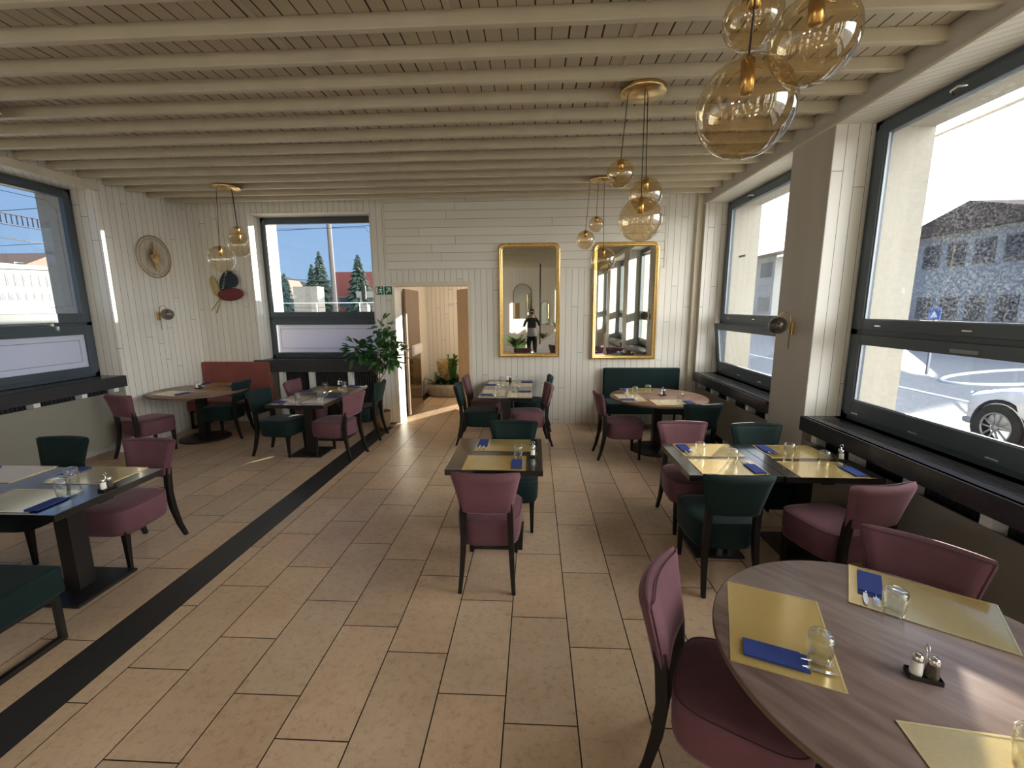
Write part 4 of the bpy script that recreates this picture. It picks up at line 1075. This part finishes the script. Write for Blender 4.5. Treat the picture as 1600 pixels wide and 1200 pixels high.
# ------------------------------------------------------------------ outside
GZ = -.15
def outside():
    m = MB(); m.box(-120, 140, -60, 160, GZ-.3, GZ-.02); struct(obj('ground', m, M['asphalt']))
    m = MB(); m.box(XOR, 5.1, -8, 26, GZ-.02, GZ+.05); struct(obj('trim_6', m, M['paving']))
    m = MB(); m.box(-14, XOL, -10, 14, GZ-.02, GZ); m.box(-40, 3, 8.1, 15, GZ-.02, GZ-.005); struct(obj('trim_7', m, M['paving']))
    m = MB(); m.box(-45, -4, 24, 130, GZ-.02, GZ+.001); tag(obj('grass_strip', m, M['grass']), 'rough grass beyond the rails outside the back window', 'grass', kind='stuff')
    # road markings: long loop and lines
    m = MB(); P = []
    for k in range(40):
        t = 2*PI*k/40; P.append((14.5+3.2*math.cos(t)*1.0, 13.6+1.0*math.sin(t)+.35*(3.2*math.cos(t)), GZ-.012))
    P.append(P[0]); m.tube(P, .06, 4, cap=False); tag(obj('road_island_line', m, M['road_white']), 'white looped marking painted on the street', 'road marking')
    m = MB(); m.box(9.5, 9.65, 2, 40, GZ-.019, GZ-.012); tag(obj('road_line', m, M['road_white']), 'straight white line painted along the street', 'road marking')
    m = MB(); m.box(19.8, 20.0, -10, 60, GZ-.02, GZ+.08); tag(obj('kerb', m, M['concrete']), 'pale kerb along the far side of the street', 'kerb')
    # parking sign on a post
    r = thing('parking_sign', 'small square blue parking sign across the street', 'road sign', (12, 13.95, GZ))
    m = MB(); m.box(-.03, .03, -.03, .03, 0, 1.7); obj('post', m, M['metal'], r)
    m = MB(); m.box(-.05, -.03, -.2, .2, 1.66, 2.0); obj('plate', m, M['signb'], r)
    m = MB(); m.prism([(-.12, 1.72), (.12, 1.72), (0, 1.92)], -.058, -.051, Matrix(((0, 0, 1, 0), (1, 0, 0, 0), (0, 1, 0, 0), (0, 0, 0, 1)))); obj('triangle_mark', m, M['signw'], r)
outside()
def car(x, y, rz, label):
    """local +y is the front; side toward -x faces the restaurant"""
    r = thing('car', label, 'car', (x, y, GZ), rz)
    S = [(-2.1, .55, .85, .66), (-1.95, .32, .98, .80), (-1.4, .24, 1.06, .88), (-.6, .22, 1.08, .90), (.3, .22, 1.06, .90), (.9, .22, 1.0, .90), (1.5, .24, .93, .88), (1.95, .28, .80, .80), (2.15, .34, .66, .60)]
    m = MB(); rings = []
    for yy, zb, zt, hw in S:
        ring = []
        for k in range(20):
            t = 2*PI*k/20; c, s = math.cos(t), math.sin(t)
            ring.append((hw*abs(c)**.5*(1 if c > 0 else -1), yy, (zb+zt)/2 + (zt-zb)/2*abs(s)**.45*(1 if s > 0 else -1)))
        rings.append(ring)
    m.loft(rings); obj('body', m, M['carp'], r)
    m = MB(); rings = []
    for yy, zt, hw in ((-1.9, 1.05, .66), (-1.5, 1.42, .62), (-.8, 1.56, .62), (.0, 1.54, .62), (.5, 1.38, .64), (1.0, 1.02, .70)):
        rings.append([(-hw-.1, yy, .95), (-hw, yy, zt-.03), (-hw+.1, yy, zt), (hw-.1, yy, zt), (hw, yy, zt-.03), (hw+.1, yy, .95)])
    m.loft(rings); obj('cabin', m, M['carglass'], r)
    m = MB(); m.box(-.58, .58, -1.45, .3, 1.535, 1.57); obj('roof', m, M['carp'], r, .02)
    for s in (-1, 1):
        for yy in (-1.35, 1.38):
            Mx = Matrix.Translation((s*.86, yy, .34)) @ Matrix.Rotation(s*PI/2, 4, 'Y')
            m = MB(); m.lathe([(.21, -.08), (.32, -.09), (.34, -.06), (.34, .04), (.32, .07), (.23, .065), (.21, .04), (.21, -.08)], 28, Mx); w = obj('wheel', m, M['rubber'], r)
            m = MB(); m.lathe([(.225, .03), (.225, .06), (.21, .065), (.20, .05)], 28, Mx)
            for k in range(5):
                a = 2*PI*k/5
                for d in (-.16, .16):
                    p0 = Mx @ Vector((.04*math.cos(a+d*3), .04*math.sin(a+d*3), .062)); p1 = Mx @ Vector((.21*math.cos(a+d*1.6), .21*math.sin(a+d*1.6), .055)); m.tube([p0, p1], .014, 5)
            m.lathe([(.001, .07), (.05, .068), (.055, .05)], 16, Mx); obj('rim', m, M['metal'], w)
            m = MB(); m.lathe([(.36, -.02), (.40, .0), (.41, .02), (.36, .03)], 28, Mx); obj('wheel_arch', m, M['rubber'], r)
        m = MB(); m.box(s*.5-.14, s*.5+.14, 1.98, 2.12, .62, .74); obj('headlamp', m, M['chrome'], r, .03)
    m = MB(); m.box(-.70, .70, 1.95, 2.14, .24, .36); obj('bumper', m, M['metal'], r, .05)
    return r
car(7.55, 5.10, 0, 'white parked car seen through the right-hand window')
def building(name, label, x0, x1, y0, y1, h, mt, roof=None, rows=2, cols=6, side='x0', wz=1.0, wh=1.3, sp=None, group=None):
    r = thing(name, label, 'building', (x0, y0, GZ), 0, group)
    w, d = x1-x0, y1-y0
    m = MB(); m.box(0, w, 0, d, 0, h); obj('wall', m, M[mt], r)
    if roof:
        o, rh, ax = roof
        m = MB()
        if ax == 'y': pr = [(-o, h), (w+o, h), (w/2, h+rh)]; m.add([(a, -o, b) for a, b in pr]+[(a, d+o, b) for a, b in pr], [(0, 1, 2), (5, 4, 3), (0, 3, 4, 1), (1, 4, 5, 2), (2, 5, 3, 0)])
        else: pr = [(-o, h), (d+o, h), (d/2, h+rh)]; m.add([(-o, a, b) for a, b in pr]+[(w+o, a, b) for a, b in pr], [(0, 1, 2), (5, 4, 3), (0, 3, 4, 1), (1, 4, 5, 2), (2, 5, 3, 0)])
        obj('roof', m, M['roof'], r)
    L = d if side in ('x0', 'x1') else w
    for i in range(rows):
        for k in range(cols):
            a = L*(k+.14)/cols; b = L*(k+.84)/cols; z = wz + i*(sp or h/rows)
            m = MB()
            if side == 'x0': m.box(-.05, .02, a, b, z, z+wh)
            elif side == 'x1': m.box(w-.02, w+.05, a, b, z, z+wh)
            else: m.box(a, b, -.05, .02, z, z+wh)
            f = obj('window', m, M['bwhite'] if mt != 'bwhite' else M['concrete'], r)
            m = MB(); q = .1
            if side == 'x0': m.box(-.07, -.04, a+q, b-q, z+q, z+wh-q)
            elif side == 'x1': m.box(w+.04, w+.07, a+q, b-q, z+q, z+wh-q)
            else: m.box(a+q, b-q, -.07, -.04, z+q, z+wh-q)
            obj('pane', m, M['winb'], f)
    return r
# across the street (right)
building('apartment_building', 'grey backlit apartment building with hipped roof across the street', 25, 38, 22.5, 32.5, 6.3, 'bgrey', (.5, 1.6, 'x'), 2, 6, 'x0', 1.2, 1.4)
building('apartment_building', 'grey backlit building farther right across the street', 25, 38, 9, 21.5, 6.0, 'bgrey', (.5, 2.2, 'x'), 2, 7, 'x0', 1.2, 1.4)
building('apartment_building', 'tall house with wide eaves beyond the window by the green bench', 25.5, 36, 49.5, 60, 7.4, 'bgrey', (1.6, 1.5, 'y'), 2, 3, 'x0', 1.5, 1.6)
# station side (left)
building('station_building', 'long white two-storey building with a row of windows beyond the left window', -72, -60, 36, 60, 7.4, 'bwhite', None, 2, 28, 'x1', 2.70, 1.4, 2.15)
building('gabled_house', 'brown-roofed house behind the long white building', -90, -76, 61.5, 74, 7.6, 'bwhite', (1, 3.4, 'x'), 1, 2, 'x1', 8.2, .9)
building('gabled_house', 'second brown-roofed house behind the white building at picture edge', -90, -76, 47, 59.0, 7.6, 'bwhite', (1, 3.0, 'x'), 1, 2, 'x1', 8.2, .9)
building('red_building', 'dark red building behind the railway pole', -21.8, -15.5, 48, 55, 6.0, 'bred', None, 1, 3, 'y0', 2.2, 1.2)
building('brown_house', 'brown-roofed house left of the railway pole beyond the back window', -27.2, -22.4, 49, 54, 3.0, 'bgrey', (.5, 1.4, 'x'), 1, 2, 'y0', 1, 1)
building('yellow_house', 'small yellow gabled house at left of the back window view', -31.5, -28.8, 50, 56, 3.0, 'cream', (.2, 2.6, 'y'), 1, 1, 'y0', 1, 1)
m = MB(); rings = []
for k in range(13):
    t = k/12; rings.append([(-135+80*t, 134+1*math.sin(k), GZ), (-135+80*t, 150, 4+1.2*math.sin(k*1.3)+10*math.sin(t*PI)), (-135+80*t, 160, GZ)])
m.loft(rings, closed=False, cap=False); tag(obj('hill', m, M['hill']), 'low wooded hill on the horizon beyond the back window', 'hill')
def spruce(x, y, h, rad, label, seed):
    rnd = random.Random(seed)
    r = thing('spruce_tree', label, 'tree', (x, y, GZ), 0, 'dark spruces beyond the back window')
    rad *= 1.35
    m = MB(); m.tube([(0, 0, 0), (0, 0, h*.95)], [.18, .03], 8); obj('trunk', m, M['bark'], r)
    m = MB()
    n = 34
    for i in range(n):
        t = i/n; z = h*(.12+.88*t); R = rad*(1-t)**.85+.08
        for k in range(16):
            a = rnd.uniform(0, 2*PI); rr = R*rnd.uniform(.6, 1.1); w = .28*R+.08
            c, s = math.cos(a), math.sin(a)
            m.add([(0, 0, z+.12), (c*rr*.6-s*w*.5, s*rr*.6+c*w*.5, z-.12*rr), (c*rr, s*rr, z-.28*rr+rnd.uniform(-.1, .15)), (c*rr*.6+s*w*.5, s*rr*.6-c*w*.5, z-.12*rr), (c*rr*.5, s*rr*.5, z+.1)], [(0, 1, 4), (1, 2, 4), (2, 3, 4), (3, 0, 4), (0, 1, 2, 3)])
    obj('branches', m, M['spruce'], r)
spruce(-21.9, 45, 7.9, 1.6, 'tallest dark spruce left of the railway pole beyond the back window', 1)
spruce(-23.5, 46.5, 6.8, 1.3, 'middle dark spruce in the clump left of the railway pole', 2)
spruce(-24.9, 43.6, 5.6, 1.2, 'shortest dark spruce at the left of the clump beyond the back window', 3)
spruce(-17.5, 44.0, 7.4, 1.7, 'dark spruce in front of the red building right of the pole', 4)
def tube_thing(name, label, cat, pts, r, mt, n=8, group=None): 
    m = MB(); m.tube(pts, r, n); return tag(obj(name, m, M[mt]), label, cat, group)
tube_thing('railway_pole', 'tall concrete railway pole beyond the back window', 'pole', [(-9.95, 21.8, GZ), (-10.1, 22, 9.5)], [.13, .10], 'poleg', 10)
for k, (a, b) in enumerate((((-40, 24, 6.9), (2, 20, 7.6)), ((-40, 30, 6.3), (6, 26, 7.2)), ((-30, 22.6, 4.2), (-10.1, 22, 3.3)))):
    tube_thing('overhead_wire', ['upper overhead wire beyond the back window', 'lower overhead wire beyond the back window', 'slanting stay wire of the railway pole'][k], 'wire', [a, b], .018, 'cable', 5, 'overhead wires')
tube_thing('railway_wire', 'overhead wire below the lattice girder outside the left window', 'wire', [(-20, 8, 4.75), (-20, 24, 4.55)], .02, 'cable', 5, 'overhead wires')
# lattice girder over the rails
r = thing('lattice_girder', 'grey lattice girder over the rails beyond the left window', 'girder', (-20, 6, 0))
m = MB(); z0, z1 = 5.15, 5.55
m.box(-.05, .05, 0, 13, z0, z0+.05); m.box(-.05, .05, 0, 13, z1, z1+.05)
for k in range(73): m.box(-.03, .03, k*.18, k*.18+.035, z0, z1)
M['steeld'] = mat('dark painted steel', (.05, .06, .09), .95, spec=.05); obj('lattice', m, M['steeld'], r)
m = MB(); m.box(-.15, .15, -.1, .2, GZ, 5.6); m.box(-.15, .15, 12.9, 13.2, GZ, 5.6); obj('posts', m, M['metal'], r)
# things along the railway seen through the back window
m = MB(); m.box(-16.6, -14.9, 30, 31, GZ, 3.45); tag(obj('concrete_shed', m, M['concrete']), 'pale concrete kiosk wall left of the railway pole', 'kiosk')
car2 = dup([o for o in C.objects if o.name == 'car'][0], (-52, 95, GZ), PI/2, 'white car parked far off beyond the back window')
r = thing('platform_railing', 'white railing along the platform outside the back window', 'railing', (-20, 20, GZ))
for z in (1.1, 1.9, 2.35):
    m = MB(); m.tube([(0, 0, z), (20, 0, z)], .015, 6); obj('rail', m, M['whitep'], r)
for k in range(11):
    m = MB(); m.tube([(k*2, 0, 0), (k*2, 0, 2.35)], .02, 6); obj('post', m, M['whitep'], r)
r = thing('platform_shelter', 'flat-roofed platform shelter beyond the back window at right', 'shelter', (-13.4, 33, GZ))
m = MB(); m.box(0, 5, 0, 3, 2.9, 3.35); obj('roof', m, M['concrete'], r)
for x in (.2, 4.7):
    m = MB(); m.box(x, x+.15, .1, .25, 0, 2.9); obj('post', m, M['metal'], r)
m = MB(); m.box(.2, 4.8, 2.6, 2.8, 0, 2.9); obj('wall', m, M['bgrey'], r)
r = thing('signal_box', 'railway signal cabinet with a lamp right of the pole', 'signal', (-9.3, 24, GZ))
m = MB(); m.box(-.2, .2, -.2, .2, 0, 2.3); obj('cabinet', m, M['concrete'], r)
m = MB(); m.box(-.12, .12, -.1, -.05, 2.6, 3.3); m.tube([(0, 0, 2.4), (0, 0, 3.6)], .04, 8); obj('mast', m, M['black'], r)
m = MB(); m.box(-60, -7, 18.5, 18.7, GZ, .9); tag(obj('low_wall', m, M['bgrey']), 'low grey wall outside the back window', 'wall')
m = MB(); m.box(-19, -18.8, 0, 30, GZ, 2.3); tag(obj('platform_wall', m, M['concrete']), 'pale platform wall beyond the left window', 'wall')
